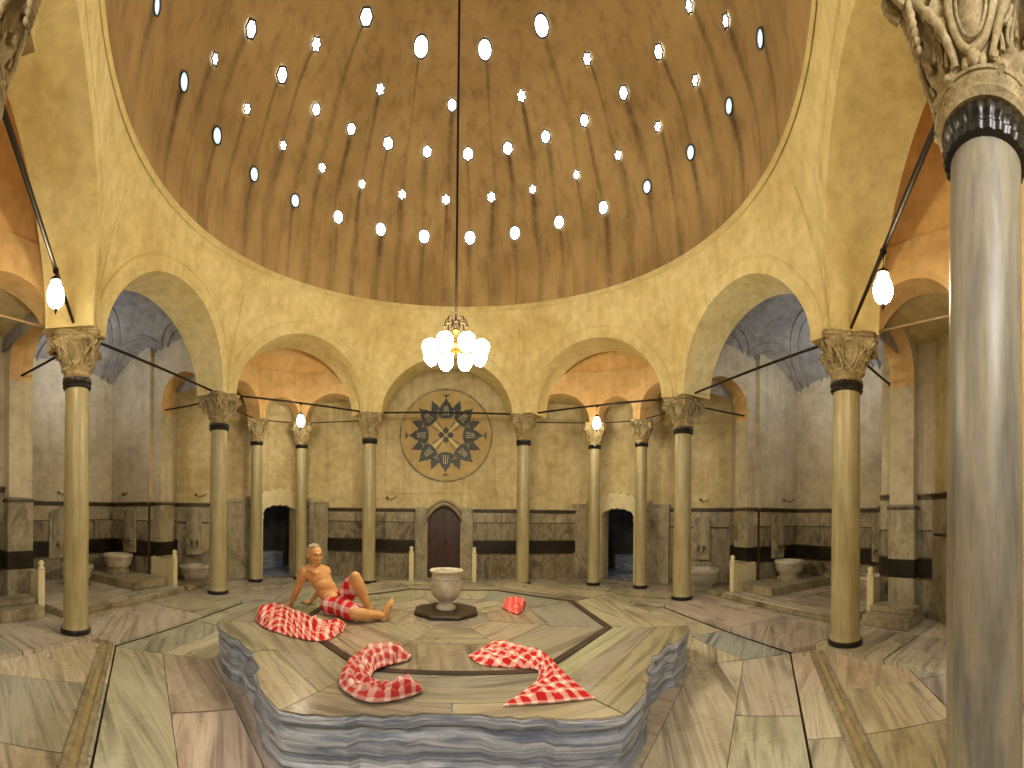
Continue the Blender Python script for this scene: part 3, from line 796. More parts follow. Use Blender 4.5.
def column(c, r, ztop, z0, rot, label, grp, big=True, shaft='shaft', ringb=3.07, capk=1.08):
    root = empty('marble_column', (c.x, c.y, z0), rot)
    tag(root, label, 'column', grp)
    rb, rt = r, r*.93; zr = ringb - z0
    s = MB(); prof = [(rb*1.10, .05), (rb*1.10, .075), (rb*1.02, .11)]
    for k in range(15):
        t = k/14; prof.append((rb+(rt-rb)*t - .004*math.sin(pi*t)*-1, .13 + (zr-.13)*t))
    s.lathe(prof, 40); sh = s.build('shaft', M[shaft], root, True, .7)
    s = MB(); s.lathe([(rb*1.16, 0), (rb*1.22, .015), (rb*1.22, .05), (rb*1.12, .065)], 40); s.build('base_ring', M['black'], root, True, .7)
    s = MB(); hr = .125 if big else .09
    s.lathe([(rt*1.03, zr), (rt*1.16, zr+.01), (rt*1.21, zr+hr*.28), (rt*1.13, zr+hr*.42), (rt*1.15, zr+hr*.5), (rt*1.23, zr+hr*.62), (rt*1.21, zr+hr*.9), (rt*1.06, zr+hr)], 130, fn=lambda a, z: 1+.022*math.sin(a*26)*(1 if big else 0))
    s.build('neck_ring', M['black'], root, True, .7)
    h = ztop - z0 - zr - hr; key = 'big' if big else 'small'
    if key not in proto_cap:
        cp = capital_mesh(.16, 1.0*.53, .25); proto_cap[key] = cp.data
        cp.parent = root; o = cp
    else:
        o = bpy.data.objects.new('capital', proto_cap[key]); col.objects.link(o); o.parent = root
    k = rt*1.03/.16; o.location = (0, 0, zr+hr-.004); o.scale = (k*capk, k*capk, h/.53)
    return root
RAD = [.163, .175, .163, .142, .148, .165, .158, .155]
lbls = ['tall grey veined marble column closest to the viewer at the right edge of the photo',
 'free-standing marble column right of the platform, beneath the right wall of the dome',
 'marble column between the right iwan arch and the right back corner bay',
 'column of the dome ring just right of the flower medallion wall',
 'column of the dome ring just left of the flower medallion wall, behind the seated man',
 'marble column between the left iwan arch and the left back corner bay',
 'free-standing marble column left of the platform, near the left edge of the photo',
 'marble column cut off by the left edge, only its carved capital showing']
rots = [0, math.radians(40), math.radians(20), math.radians(75), math.radians(15), math.radians(70), math.radians(50), 0]
for i in range(8):
    z0 = 0 if i in (0, 7) else ZF
    column(COLS[i], RAD[i], CAPT, z0, rots[i], lbls[i], 'columns ringing the dome', True, 'shaft_grey' if i in (0,) else 'shaft', 3.07, 1.22 if i in (0, 7) else 1.08)
sl = ['slim column right of the right scalloped portal', 'slim column left of the right scalloped portal, behind a lit lantern',
      'slim column right of the left scalloped portal, behind a lit lantern', 'slim column left of the left scalloped portal']
for i in range(4): column(SEC[i], .128, CS, ZF, math.atan2(SEC[i].y+4, SEC[i].x), sl[i], 'slim columns flanking the corner portals', False, 'shaft', 3.02)

# ------------------------------------------------------------------ iron tie rods
M['rod_pale'] = NT('weathered_bronze').out(H('9a8260'), .5, .3)
def tie(P0, P1, label, r=.018, col_='iron', grp='iron tie rods under the arches'):
    b = MB(); L = 12; d = (P1-P0)
    b.tube([P0 + d*(k/L) - Vector((0,0,.012*math.sin(pi*k/L))) for k in range(L+1)], r, 8)
    for P in (P0, P1): b.sphere(P, r*2.0, 10, 8)
    e = d.normalized(); b.tube([P0 + e*.02, P0 + e*.10], r*1.6, 8); b.tube([P1 - e*.10, P1 - e*.02], r*1.6, 8)
    o = b.build('tie_rod', M[col_], None, True, .8); tag(o, label, 'rod', grp); return o
def up(v, z): return Vector((v.x, v.y, z))
zt = Z(.497)
names = {0: 'iron tie rod from the nearest right column up to the free-standing right one', 1: 'tie rod across the right iwan arch', 2: 'tie rod across the right back corner arch, carrying a lantern',
         3: 'tie rod across the flower medallion wall', 4: 'tie rod across the left back corner arch, carrying a lantern', 5: 'tie rod across the left iwan arch', 6: 'iron tie rod from the left edge capital to the free-standing left column'}
for i in range(7):
    a, b_ = COLS[i], COLS[i+1]; e = (b_-a).normalized()*.16
    tie(up(a+e, zt), up(b_-e, zt), names[i], .02)
zs = Z(.47)
tie(up(COLS[1]+Vector((.15,.05,0)), Z(.478)), Vector((1.27*S, -.37*S, Z(.475))), 'short dark brace from the right free-standing column to the right pier')
tie(up(COLS[6]+Vector((-.15,.05,0)), Z(.478)), Vector((-1.27*S, -.37*S, Z(.475))), 'short dark brace from the left free-standing column to the left pier')
tie(up(COLS[2]+Vector((.15,.05,0)), Z(.478)), Vector((1.27*S, .37*S, Z(.475))), 'short brace from the right iwan column to the wall behind it')
tie(up(COLS[5]+Vector((-.15,.05,0)), Z(.478)), Vector((-1.27*S, .37*S, Z(.475))), 'short brace from the left iwan column to the wall behind it')
tie(up(COLS[1]+Vector((.12,-.12,0)), Z(.505)), up(nR[0], Z(.505)), 'pale brace running from the right free-standing column behind the nearest column', .02, 'rod_pale')
tie(up(COLS[6]+Vector((-.12,-.12,0)), Z(.505)), up(nL[0], Z(.505)), 'pale brace running from the left free-standing column out of the left edge', .02, 'rod_pale')
for (a, b_, s) in ((SEC[0], SEC[1], 'across the small arch over the right portal'), (SEC[2], SEC[3], 'across the small arch over the left portal'),
                   (COLS[2], SEC[0], 'from the right iwan column to the slim column beside it'), (COLS[5], SEC[3], 'from the left iwan column to the slim column beside it'),
                   (COLS[3], SEC[1], 'from the column right of the medallion to the slim column behind'), (COLS[4], SEC[2], 'from the column left of the medallion to the slim column behind')):
    tie(up(a, Z(.462)), up(b_, Z(.462)), 'thin rod ' + s, .012)

# ------------------------------------------------------------------ lanterns
def lantern(i, j, zg, label):
    m = (COLS[i]+COLS[j])/2 if i != 6 else COLS[6]*.60+COLS[7]*.40; root = empty('hanging_lantern', (m.x, m.y, zt-.02))
    tag(root, label, 'lamp', 'lanterns hanging from the tie rods')
    dz = zg - (zt-.02)
    b = MB(); b.lathe([(.001, dz-.095), (.03, dz-.088), (.062, dz-.06), (.080, dz-.01), (.080, dz+.03), (.066, dz+.08), (.05, dz+.115), (.04, dz+.14)], 20)
    g = b.build('glass_globe', M['lantern'], root, True)
    b = MB(); b.lathe([(.045, dz+.135), (.06, dz+.14), (.05, dz+.165), (.015, dz+.19), (.01, dz+.2)], 16); b.build('cap', M['iron'], root, True, .7)
    b = MB(); b.tube([(0,0,0), (0,0,-.02), (.012,0,-.04), (0,0,-.06), (0,0,dz+.2)], .007, 8); b.sphere((0,0,0), .03, 10, 8); b.build('hanger', M['iron'], root, True)
    b = MB(); b.lathe([(.012, dz-.09), (.02, dz-.105), (.012, dz-.125), (.001, dz-.155)], 12); b.build('finial', M['iron'], root, True)
    return root
lantern(0, 1, Z(.417), 'lit lantern beside the nearest right column'); lantern(6, 7, Z(.437), 'lit lantern near the left edge above the left column')
lantern(4, 5, Z(.409), 'lit lantern in the left back corner arch'); lantern(2, 3, Z(.409), 'lit lantern in the right back corner arch')

# ------------------------------------------------------------------ chandelier
ch0 = empty('chandelier', (0.0, 0, Z(.416)))
tag(ch0, 'brass chandelier with a ring of glowing glass globes on a long rod below the dome', 'chandelier')
b = MB(); b.tube([(0,0,.10), (0,0,1.5), (0,0,3.0), (0,0,RIMZ+DR-Z(.416)+.0)], .014, 8); b.build('rod', M['iron'], ch0, True)
b = MB(); b.lathe([(.02,-.05), (.045,-.02), (.03,.02), (.05,.06), (.02,.12), (.015,.18), (.04,.22), (.015,.27)], 20); b.build('hub', M['brass'], ch0, True, .7)
b = MB()
for k in range(8):
    a = 2*pi*k/8; d = Vector((math.cos(a), math.sin(a), 0)); pts = []
    for q in range(14):
        u = q/13; pts.append(d*(.02+.14*u*math.sin(pi*min(1, u*1.2)*.8)+.03*math.cos(u*7)) + Vector((0,0,.24 + .12*math.sin(u*pi*.9))))
    b.tube(pts, .007, 6); b.sphere(pts[-1], .016, 8, 6)
b.build('crown_ornament', M['iron'], ch0, True)
for k in range(8):
    a = 2*pi*(k+.5)/8; d = Vector((math.cos(a), math.sin(a), 0))
    b = MB(); pts = [d*(.03+.25*q/11) + Vector((0,0,.02 - .05*math.sin(pi*q/11) + .05*(q/11))) for q in range(12)]
    b.tube(pts, .009, 8); b.lathe([(.03,.04), (.04,.055), (.03,.065)], 14, d*.28); arm = b.build('arm', M['brass'], ch0, True)
    b = MB(); b.lathe([(.03,-.115), (.05,-.10), (.078,-.06), (.09,-.01), (.086,.035), (.06,.065), (.03,.075)], 20, d*.30 + Vector((0,0,.0))); b.build('globe', M['globe'], arm, True)

# ------------------------------------------------------------------ central platform
PT = .415
TAB = [(0,.490),(4,.492),(7,.506),(8.5,.506),(10,.517),(13,.520),(15,.540),(18,.555),(20,.568),(22.5,.580)]
TAD = [(0,.507),(2.2,.518),(6,.521),(8.5,.526),(10.5,.545),(13,.551),(16,.564),(19,.572),(22.5,.580)]
def outl(a):
    deg = math.degrees(a) % 360; d = deg % 45; k8 = int(((deg+22.5) % 360)//45)
    if d > 22.5: d = 45-d
    T = TAB if k8 % 4 == 2 else TAD
    for k in range(len(T)-1):
        if T[k][0] <= d <= T[k+1][0]:
            t = (d-T[k][0])/(T[k+1][0]-T[k][0]); t = t*t*(3-2*t)
            return (T[k][1]+(T[k+1][1]-T[k][1])*t)*S
    return .578*S
plat = empty('marble_platform', (0,0,0))
tag(plat, 'large octagonal marble heating platform with scalloped edge in the middle of the floor', 'platform')
b = MB(); NN = 320; prof = [(-.06, PT-.012), (-.012, PT-.010), (0, PT-.022), (.004, PT-.05), (-.012, PT-.075), (-.045, PT-.09), (-.05, PT-.13), (-.022, PT-.15), (-.025, PT-.24), (-.045, PT-.26), (-.05, PT-.31), (-.03, PT-.33), (-.025, .0)]
V = []; F = []
for (o_, z) in prof:
    for i in range(NN):
        a = 2*pi*i/NN; w = 0
        r = outl(a) + o_ + (.004*math.sin(a*29+z*20) if z < PT-.06 else 0)
        V.append((r*math.cos(a), r*math.sin(a), z))
for j in range(len(prof)-1):
    for i in range(NN): k = (i+1) % NN; F.append((j*NN+i, (j+1)*NN+i, (j+1)*NN+k, j*NN+k))
F.append([i for i in range(NN)])
b.add(V, F); b.build('side', M['strata'], plat, True, .5)
polys = ring_polys(.088*S, .215*S, 1, .9, 1.5) + ring_polys(.215*S, .348*S, 1, .9, 1.5) + ring_polys(.368*S, .415*S, 1, 1.2, 2.0) + ring_polys(.415*S, .462*S, 1, 1.2, 2.0)
P8 = [(math.cos(pi/8+k*pi/4)*.088*S/math.cos(pi/8), math.sin(pi/8+k*pi/4)*.088*S/math.cos(pi/8)) for k in range(8)]; polys.append((P8, .3))
for s in range(8):
    a0 = s*pi/4
    for h0, h1 in ((-22.5, 0), (0, 22.5)):
        aa = [a0+math.radians(h0+(h1-h0)*q/16) for q in range(17)]
        P = [((outl(a)-.008)*math.cos(a), (outl(a)-.008)*math.sin(a)) for a in aa]
        for q in (1, 0):
            a = aa[0] if q == 0 else aa[-1]
            rr = .462*S/math.cos(math.radians(22.5)) if abs((math.degrees(a-a0))) > 20 else .462*S
            P.append((rr*math.cos(a), rr*math.sin(a)))
        polys.append((P, a0+pi/2+random.uniform(-.1, .1)))
# lay the top slabs; edge slabs keep their outline (tiny joints)
top = slab_floor('top', polys, PT, M['slab_top'], .004, .012); top.parent = plat
b = MB()
for s in range(8):
    a0, a1 = pi/8+s*pi/4, pi/8+(s+1)*pi/4; ri, ro = .3505*S/math.cos(pi/8), .3655*S/math.cos(pi/8)
    P = [Vector((r*math.cos(a), r*math.sin(a), PT+.0035)) for r, a in ((ri, a0), (ro, a0), (ro, a1), (ri, a1))]
    P += [p-Vector((0,0,.02)) for p in P]
    b.add(P, [(0,1,2,3), (0,4,5,1), (1,5,6,2), (2,6,7,3), (3,7,4,0)])
ob = b.build('dark_inlay_strip', M['inlay'], plat)

# ------------------------------------------------------------------ fountain bowl and its dark slab
fc = at_z(447, 612.8, PT); fc = Vector((fc.x, fc.y, PT))
b = MB(); b.lathe([(.37, .001), (.39, .012), (.39, .035), (.365, .045), (.001, .045)], 8); o = b.build('octagonal_base_slab', M['inlay'])
o.location = fc; o.rotation_euler = (0,0,pi/8); tag(o, 'dark octagonal stone slab under the white bowl on the platform', 'slab')
b = MB()
b.lathe([(.001,.002), (.115,.002), (.122,.02), (.112,.045), (.085,.06), (.078,.085), (.092,.105), (.10,.115), (.150,.155), (.180,.20), (.192,.25), (.190,.30), (.180,.345), (.172,.365), (.178,.372), (.178,.395), (.170,.405), (.172,.43), (.185,.45), (.200,.46), (.204,.472), (.198,.485), (.180,.487), (.160,.475), (.150,.44), (.155,.38), (.162,.30), (.15,.22), (.10,.16), (.001,.14)], 56)
vs_ = b.build('fountain_bowl', M['white_marble'], None, True, .9); vs_.location = fc + Vector((0,0,.045)); vs_.scale = (.98, .98, .95); tag(vs_, 'white marble footed bowl standing at the centre of the platform', 'bowl')

# ------------------------------------------------------------------ flower medallion on the back wall
mc = Vector((at_r(445, 434, 2.10*S).x, YB*S-.001, Z(.42)))
md = empty('flower_medallion', mc); tag(md, 'round plaster medallion with a dark eight-petal flower inlay above the brown door', 'medallion')
b = MB(); R0 = 1.075
b.tube([(R0*math.cos(2*pi*k/72), -.02, R0*math.sin(2*pi*k/72)) for k in range(72)], .022, 8, closed=True); b.build('ring', M['panel_pale'], md, True)
b = MB(); V = [(0, -.008, 0)] + [((R0-.01)*math.cos(2*pi*k/72), -.008, (R0-.01)*math.sin(2*pi*k/72)) for k in range(72)]; b.add(V, [(0, 1+(k+1) % 72, 1+k) for k in range(72)])
b.build('disc', plaster('medallion_plaster', H('b49c68'), H('c6af7c'), H('cfba88'), .4), md)
slate = marble('slate_petal_stone', [(.3, H('23282c')), (.5, H('343c40')), (.7, H('4b5654'))], (1,1,1), 7, .3, .5, .3)
def flat_shape(P, ang, d0=.010, d1=.03):
    ca, sa = math.cos(ang), math.sin(ang); n = len(P)
    W = [(p[0]*ca - p[1]*sa, p[0]*sa + p[1]*ca) for p in P]
    V = [(x, -d1, z) for x, z in W] + [(x, -d0, z) for x, z in W]
    F = [list(range(n))] + [(i, n+i, n+(i+1) % n, (i+1) % n) for i in range(n)]
    return V, F
def petal(r0, r1, w, lobes=3):
    R = [(r0, 0), (r0+.01, w*.5), (r0+.04, w*.82), (r0+(r1-r0)*.22, w), (r0+(r1-r0)*.36, w*.80), (r0+(r1-r0)*.45, w*.85), (r0+(r1-r0)*.58, w*.55), (r0+(r1-r0)*.66, w*.52), (r0+(r1-r0)*.82, w*.20), (r1, 0)]
    return R + [(x, -y) for x, y in R[-2:0:-1]]
for k in range(8):
    a = k*pi/4; big = k % 2 == 0
    V, F = flat_shape(petal(.40, .88 if big else .90, .205), a); b = MB(); b.add(V, F); p = b.build('petal', slate, md)
    v = MB()
    for s in (-1, 0, 1):
        V, F = flat_shape([(.47, s*.06-.007), (.47, s*.06+.007), (.68, s*.035+.006), (.68, s*.035-.006)], a, .028, .034); v.add(V, F)
    v.build('petal_vein', M['portal'], p)
    if big:
        b = MB()
        for s in (-1, 0, 1):
            V, F = flat_shape([(.89, 0), (.93, s*.05+.02), (.975, s*.075), (.93, s*.05-.02)], a); b.add(V, F)
        b.build('petal_tip', slate, md)
    V, F = flat_shape(petal(.59, .88, .10), a+pi/8); b = MB(); b.add(V, F); b.build('small_petal', slate, md)
b = MB()
for k in range(4):
    a = k*pi/2
    V, F = flat_shape([(.03, 0), (.07, .055), (.13, .07), (.19, 0), (.13, -.07), (.07, -.055)], a); b.add(V, F)
    V, F = flat_shape([(.10, -.014), (.10, .014), (.42, .03), (.42, -.03)], a+pi/4, .010, .024); b.add(V, F, 1)
    for s in (-1, 1):
        V, F = flat_shape([(.19, s*.045), (.19, s*.06), (.37, s*.10), (.37, s*.08)], a+pi/4, .01, .022); b.add(V, F)
b.build('centre_cross', [slate, M['portal']], md)
b = MB(); yy = YB*S
for (x0, z0, x1, z1) in ((-1.42, .11, -1.42, .55), (-1.42, .11, .70, .11), (.40, .11, .40, -.0), (1.2, .11, 1.2, .5)):
    p0 = Vector((DX+x0*.55*1.8, yy-.006, Z(z0))); p1 = Vector((DX+x1*.55*1.8, yy-.006, Z(z1)))
    b.tube([p0, p1], .012, 6)
struct(b.build('trim_41', M['pier_plaster']))
# ------------------------------------------------------------------ wash basins, partitions, benches
def basin(x, y, z, r, ang, label, scale=1.0):
    root = empty('wash_basin', (x*S, y*S, z), ang); tag(root, label, 'basin', 'marble wash basins along the walls')
    k = scale; b = MB()
    b.lathe([(.22*k, .12*k), (.262*k, .17*k), (.285*k, .26*k), (.295*k, .31*k), (.31*k, .325*k), (.31*k, .37*k), (.295*k, .385*k), (.25*k, .38*k), (.235*k, .33*k), (.18*k, .25*k), (.001, .23*k)], 40, fn=lambda a, z: 1+.025*math.cos(8*a)*(z < .3))
    b.build('bowl', M['white_marble'], root, True, .8)
    b = MB(); b.lathe([(.25*k, 0), (.255*k, .04*k), (.22*k, .06*k), (.215*k, .10*k), (.235*k, .14*k)], 24); b.build('pedestal', M['panel_pale'], root, True, .7)
    return root
def tap_panel(P, nrm, w, z0, z1, label):
    rz = math.atan2(nrm.y, nrm.x)+pi/2
    root = empty('tap_panel', (P.x, P.y, z0), rz); tag(root, label, 'panel', 'marble tap panels above the basins')
    b = MB(); h = z1-z0
    b.box((0,.0,h/2), (w,.07,h), 0, 0, .008)
    n = 16; V = []
    for d in (-.04, .03):
        V += [(-w/2, d, h-.02)] + [(-w/2*math.cos(pi*k/n), d, h-.02+.14*math.sin(pi*k/n)**.8) for k in range(n+1)] + [(w/2, d, h-.02)]
    m = n+3; b.add(V, [list(range(m)), [m+i for i in range(m)][::-1]] + [(i, m+i, m+(i+1) % m, (i+1) % m) for i in range(m)])
    b.box((0,-.045,h*.55), (w*.7,.03,h*.7), 0, 0, .01)
    b.build('slab', M['panel_pale'], root, False)
    for q in (-1, 1):
        b = MB(); x = q*w*.18
        b.tube([(x,-.05,h*.30), (x,-.13,h*.30), (x,-.16,h*.28), (x,-.165,h*.22)], .014, 8); b.lathe([(.03,-.008), (.03,.008)], 12, (x,-.065,h*.30)); b.tube([(x-.035,-.11,h*.36), (x+.035,-.11,h*.36)], .008, 6); b.tube([(x,-.11,h*.30), (x,-.11,h*.36)], .008, 6)
        b.build('tap', M['brass'], root, True)
    return root
zi = ZF+.10
for sx, w in ((1, 'right'), (-1, 'left')):
    b = MB(); b.box((sx*1.35*S, .195*S, zi+.075), (.41*S-.02, .20*S, .15), 0, 0, .015)
    tag(b.build('basin_bench', M['panel_pale'], None), 'low marble block under the basin in the %s iwan corner' % w, 'bench', 'low marble blocks')
    basin(sx*1.40, .225, zi+.15, 0, 0, 'round marble basin on the low block in the %s iwan corner' % w)
    tap_panel(Vector((sx*1.40*S, .30*S, 0)), Vector((0,-1,0)), .34, zi+.55, 1.50, 'upright tap panel on the %s iwan side wall' % w)
    b = MB(); b.box((sx*1.16*S, -.435*S, ZF+.08), (.13*S, .16*S, .16), 0, 0, .015); b.box((sx*1.185*S, -.435*S, ZF+.20), (.08*S, .16*S, .09), 0, 0, .015)
    tag(b.build('stone_bench', M['panel_pale'], None), 'stepped marble bench against the %s front pier' % w, 'bench', 'low marble blocks')
basin(1.44, -.20, zi, 0, .3, 'marble basin beside the right iwan partition, behind the free-standing column', .95)
tap_panel(Vector((1.55*S, -.18*S, 0)), Vector((-1,0,0)), .38, zi+.55, 1.40, 'tap panel on the right iwan back wall')
basin(-1.40, -.01, zi, 0, .3, 'marble basin at the middle of the left iwan back wall')
tap_panel(Vector((-1.55*S, -.01*S, 0)), Vector((1,0,0)), .50, zi+.45, 1.50, 'broad arched tap panel on the left iwan back wall')
basin(1.10, .50, ZF, 0, .5, 'fluted marble basin by the right corner wall, behind the partition', 1.15)
tap_panel(Vector((1.165*S, .60*S, 0)), Vector((-.707,-.707,0)), .36, .62, 1.45, 'tap panel on the right corner wall')
basin(-1.165, .505, ZF, 0, .5, 'marble basin by the left corner wall, behind the partition', 1.0)
tap_panel(Vector((-1.21*S, .56*S, 0)), Vector((.707,-.707,0)), .34, .62, 1.50, 'pale tap panel on the left corner wall')
# partitions
def partition(P0, P1, z0, h, label):
    e = (P1-P0).normalized(); L = (P1-P0).length; rz = math.atan2(e.y, e.x)
    root = empty('marble_partition', (P0.x, P0.y, z0), rz); tag(root, label, 'partition', 'upright marble partitions between basins')
    b = MB(); n = 14; V = []
    for d in (-.035, .035):
        V += [(0, d, 0)] + [(L*k/n, d, h*(1-.10*(k/n)) + .04*math.sin(pi*k/n)*-1) for k in range(n+1)] + [(L, d, 0)]
    m = n+3; b.add(V, [list(range(m))[::-1], [m+i for i in range(m)]] + [(i, (i+1) % m, m+(i+1) % m, m+i) for i in range(m)])
    b.build('slab', M['portal'], root)
    b = MB(); b.lathe([(.045, h-.01), (.055, h+.02), (.03, h+.045), (.05, h+.085), (.03, h+.12), (.001, h+.13)], 14, (.03,0,0)); b.build('knob', M['portal'], root, True)
    b = MB(); b.box((.02, 0, h/2), (.05, .10, h), 0, 0, .008); b.build('end_post', M['portal'], root)
partition(v2(1.105,.295), v2(1.27,.325), ZF, .66, 'partition slab in front of the right corner basin')
partition(v2(-1.105,.295), v2(-1.27,.325), ZF, .66, 'partition slab in front of the left corner basin')
partition(v2(1.165,-.345), v2(1.33,-.30), ZF, .66, 'partition slab just right of the free-standing right column')
partition(v2(-1.135,-.345), v2(-1.33,-.30), ZF, .66, 'partition slab just left of the free-standing left column')
partition(v2(-.215,.995), v2(-.215,1.09), ZF, .66, 'short partition on the back wall left of the brown door')
partition(v2(.105,.995), v2(.105,1.09), ZF, .66, 'short partition on the back wall right of the brown door')
# wall hooks
def hook(P, nrm, label):
    b = MB(); t = Vector((-nrm.y, nrm.x, 0))
    b.sphere(P+nrm*.03, .03, 10, 8); b.tube([P+nrm*.03, P+nrm*.09-Vector((0,0,.03)), P+nrm*.12+t*.08-Vector((0,0,.04)), P+nrm*.12+t*.18-Vector((0,0,.02)), P+nrm*.12+t*.22+Vector((0,0,.03))], .012, 6)
    o = b.build('wall_hook', M['brass'], None, True); tag(o, label, 'hook', 'brass hooks above the wainscot')
hz = Z(.085)
hook(Vector((1.46*S, .32*S, hz)), Vector((0,-1,0)), 'hook on the right iwan side wall')
hook(Vector((-1.46*S, .32*S, hz)), Vector((0,-1,0)), 'hook on the left iwan side wall')
hook(Vector((-1.56*S, -.01*S, hz)), Vector((1,0,0)), 'hook on the left iwan back wall')
hook(Vector((1.18*S-.04, .64*S-.09, hz)), Vector((-.707,-.707,0)), 'hook on the right corner wall')
hook(Vector((-1.22*S+.02, .59*S-.04, hz)), Vector((.707,-.707,0)), 'hook on the left corner wall')
hook(Vector((.36*S, YB*S, hz)), Vector((0,-1,0)), 'hook on the back wall right of the medallion')
hook(Vector((-.36*S, YB*S, hz)), Vector((0,-1,0)), 'hook on the back wall left of the medallion')

# ------------------------------------------------------------------ towels
def plaid(name, red, white, per, kind='UV', rot=0):
    t = NT(name); tc = t.n('ShaderNodeTexCoord'); mp = t.n('ShaderNodeMapping'); mp.inputs['Rotation'].default_value = (0, 0, rot); mp.inputs['Scale'].default_value = (1/per,)*3
    t.l(tc.outputs[kind], mp.inputs['Vector']); sp = t.n('ShaderNodeSeparateXYZ'); t.l(mp.outputs['Vector'], sp.inputs[0]); r = []
    for ax in (('X', 'Y') if kind == 'UV' else ('X', 'Z')):
        f = t.n('ShaderNodeMath', operation='PINGPONG'); f.inputs[1].default_value = 1; t.l(sp.outputs[ax], f.inputs[0])
        g_ = t.n('ShaderNodeMapRange'); g_.inputs['From Min'].default_value = .34; g_.inputs['From Max'].default_value = .46; t.l(f.outputs[0], g_.inputs['Value']); r.append(g_.outputs[0])
    a_ = t.n('ShaderNodeMath', operation='ADD'); t.l(r[0], a_.inputs[0]); t.l(r[1], a_.inputs[1]); h_ = t.n('ShaderNodeMath', operation='MULTIPLY'); h_.inputs[1].default_value = .5; t.l(a_.outputs[0], h_.inputs[0])
    c = t.ramp(h_.outputs[0], [(0, white), (.5, tuple((x*.55+y*.45) for x, y in zip(red, white))), (1, red)])
    nn = t.noise(t.coord(kind='Object'), 40, 3, .6); t.bump(nn, .3, .004)
    return t.out(c, .85, spec=.2)
RED, WH = H('bb1c1e'), H('ecd0c2')
def cubic(P, t):
    n = len(P)-1; x = t*n; i = min(int(x), n-1); f = x-i
    p0, p1, p2, p3 = P[max(0, i-1)], P[i], P[i+1], P[min(n, i+2)]
    return .5*((2*p1) + (p2-p0)*f + (2*p0-5*p1+4*p2-p3)*f*f + (3*p1-p0-3*p2+p3)*f**3)
def towel(rows, amp, label, mat, nfold=5, seed=1, nl=70, nw=36, ph=0):
    Lp = [at_z(a, b, PT) for a, b, c, d in rows]; Rp_ = [at_z(c, d, PT) for a, b, c, d in rows]
    cen = sum(Lp+Rp_, Vector())/len(Lp+Rp_); cen.z = PT
    V = []; F = []; UV = []; acc = 0; prev = None; rnd = random.Random(seed)
    lens = sum(((Lp[k+1]+Rp_[k+1])/2-(Lp[k]+Rp_[k])/2).length for k in range(len(Lp)-1))
    for i in range(nl+1):
        t = i/nl; a, b = cubic(Lp, t), cubic(Rp_, t); mid = (a+b)/2
        if prev is not None: acc += (mid-prev).length
        prev = mid
        for j in range(nw+1):
            w = j/nw; wob = .012*math.sin(t*19+w*7+seed)
            p = a.lerp(b, w) + (b-a).normalized()*wob*math.sin(pi*w) 
            edge = min(1, min(w, 1-w)*7)*min(1, min(t, 1-t)*14)
            fo = (.5+.5*math.sin(w*nfold*2*pi + 2.2*math.sin(t*5+seed) + ph))**1.6
            nz = noise.noise(Vector((p.x*9, p.y*9, seed*3.1)))*.5+.5; n2 = noise.noise(Vector((p.x*26, p.y*26, seed*1.7)))*.5+.5; n3 = abs(noise.noise(Vector((p.x*15+4, p.y*15, seed))))
            z = PT + .014 + amp*edge*(.45*fo*(.5+.5*nz) + .25*nz + .25*n2 + .7*n3)
            V.append((p.x-cen.x, p.y-cen.y, z-PT)); UV.append((acc*1.1, w*max(.35, (b-a).length*1.25)))
    for i in range(nl):
        for j in range(nw): a = i*(nw+1)+j; F.append((a, a+1, a+nw+2, a+nw+1))
    me = bpy.data.meshes.new('towel'); me.from_pydata(V, [], F); me.materials.append(mat); u = me.uv_layers.new(name='UVMap')
    for p in me.polygons:
        p.use_smooth = True
        for li in p.loop_indices: u.data[li].uv = UV[me.loops[li].vertex_index]
    o = bpy.data.objects.new('towel', me); col.objects.link(o); o.location = cen
    md_ = o.modifiers.new('thick', 'SOLIDIFY'); md_.thickness = .012; md_.offset = -1
    tag(o, label, 'towel', 'red and white checked towels'); return o
M['plaid1'] = plaid('fine_red_check_cotton', RED, WH, .055); M['plaid2'] = plaid('wide_red_check_cotton', RED, H('efd6cc'), .058); M['plaid3'] = plaid('faded_red_check_cotton', H('ad3436'), H('dfc2ba'), .042)
towel([(258,611,256,621),(270,608,264,628),(284,607,280,634),(300,614,298,639),(318,622,315,642),(335,624,330,641),(348,625,344,633)], .085, 'crumpled red and white checked towel lying under the man\'s hand', M['plaid1'], 6, 2)
towel([(413,658,408,663),(392,651,392,667),(365,655,378,672),(347,670,372,678),(342,687,372,683),(355,699,380,688),(375,705,388,690),(400,702,400,690),(424,694,421,687)], .08, 'faded checked towel curled in a crescent at the front of the platform', M['plaid3'], 3, 5)
towel([(497,641,470,657),(520,646,484,666),(540,652,520,669),(553,661,538,671),(563,671,539,681),(578,684,524,694),(597,699,505,707)], .045, 'bright red and white checked towel twisted at its middle, spread at the front right', M['plaid2'], 3, 9, 80, 44)
towel([(506,602,503,609),(512,600,511,613),(519,601,519,615),(527,603,525,611)], .085, 'small pinkish red bundled cloth right of the white bowl', plaid('pink_red_cotton', H('c9403c'), H('e58a80'), .05), 3, 14, 30, 24)

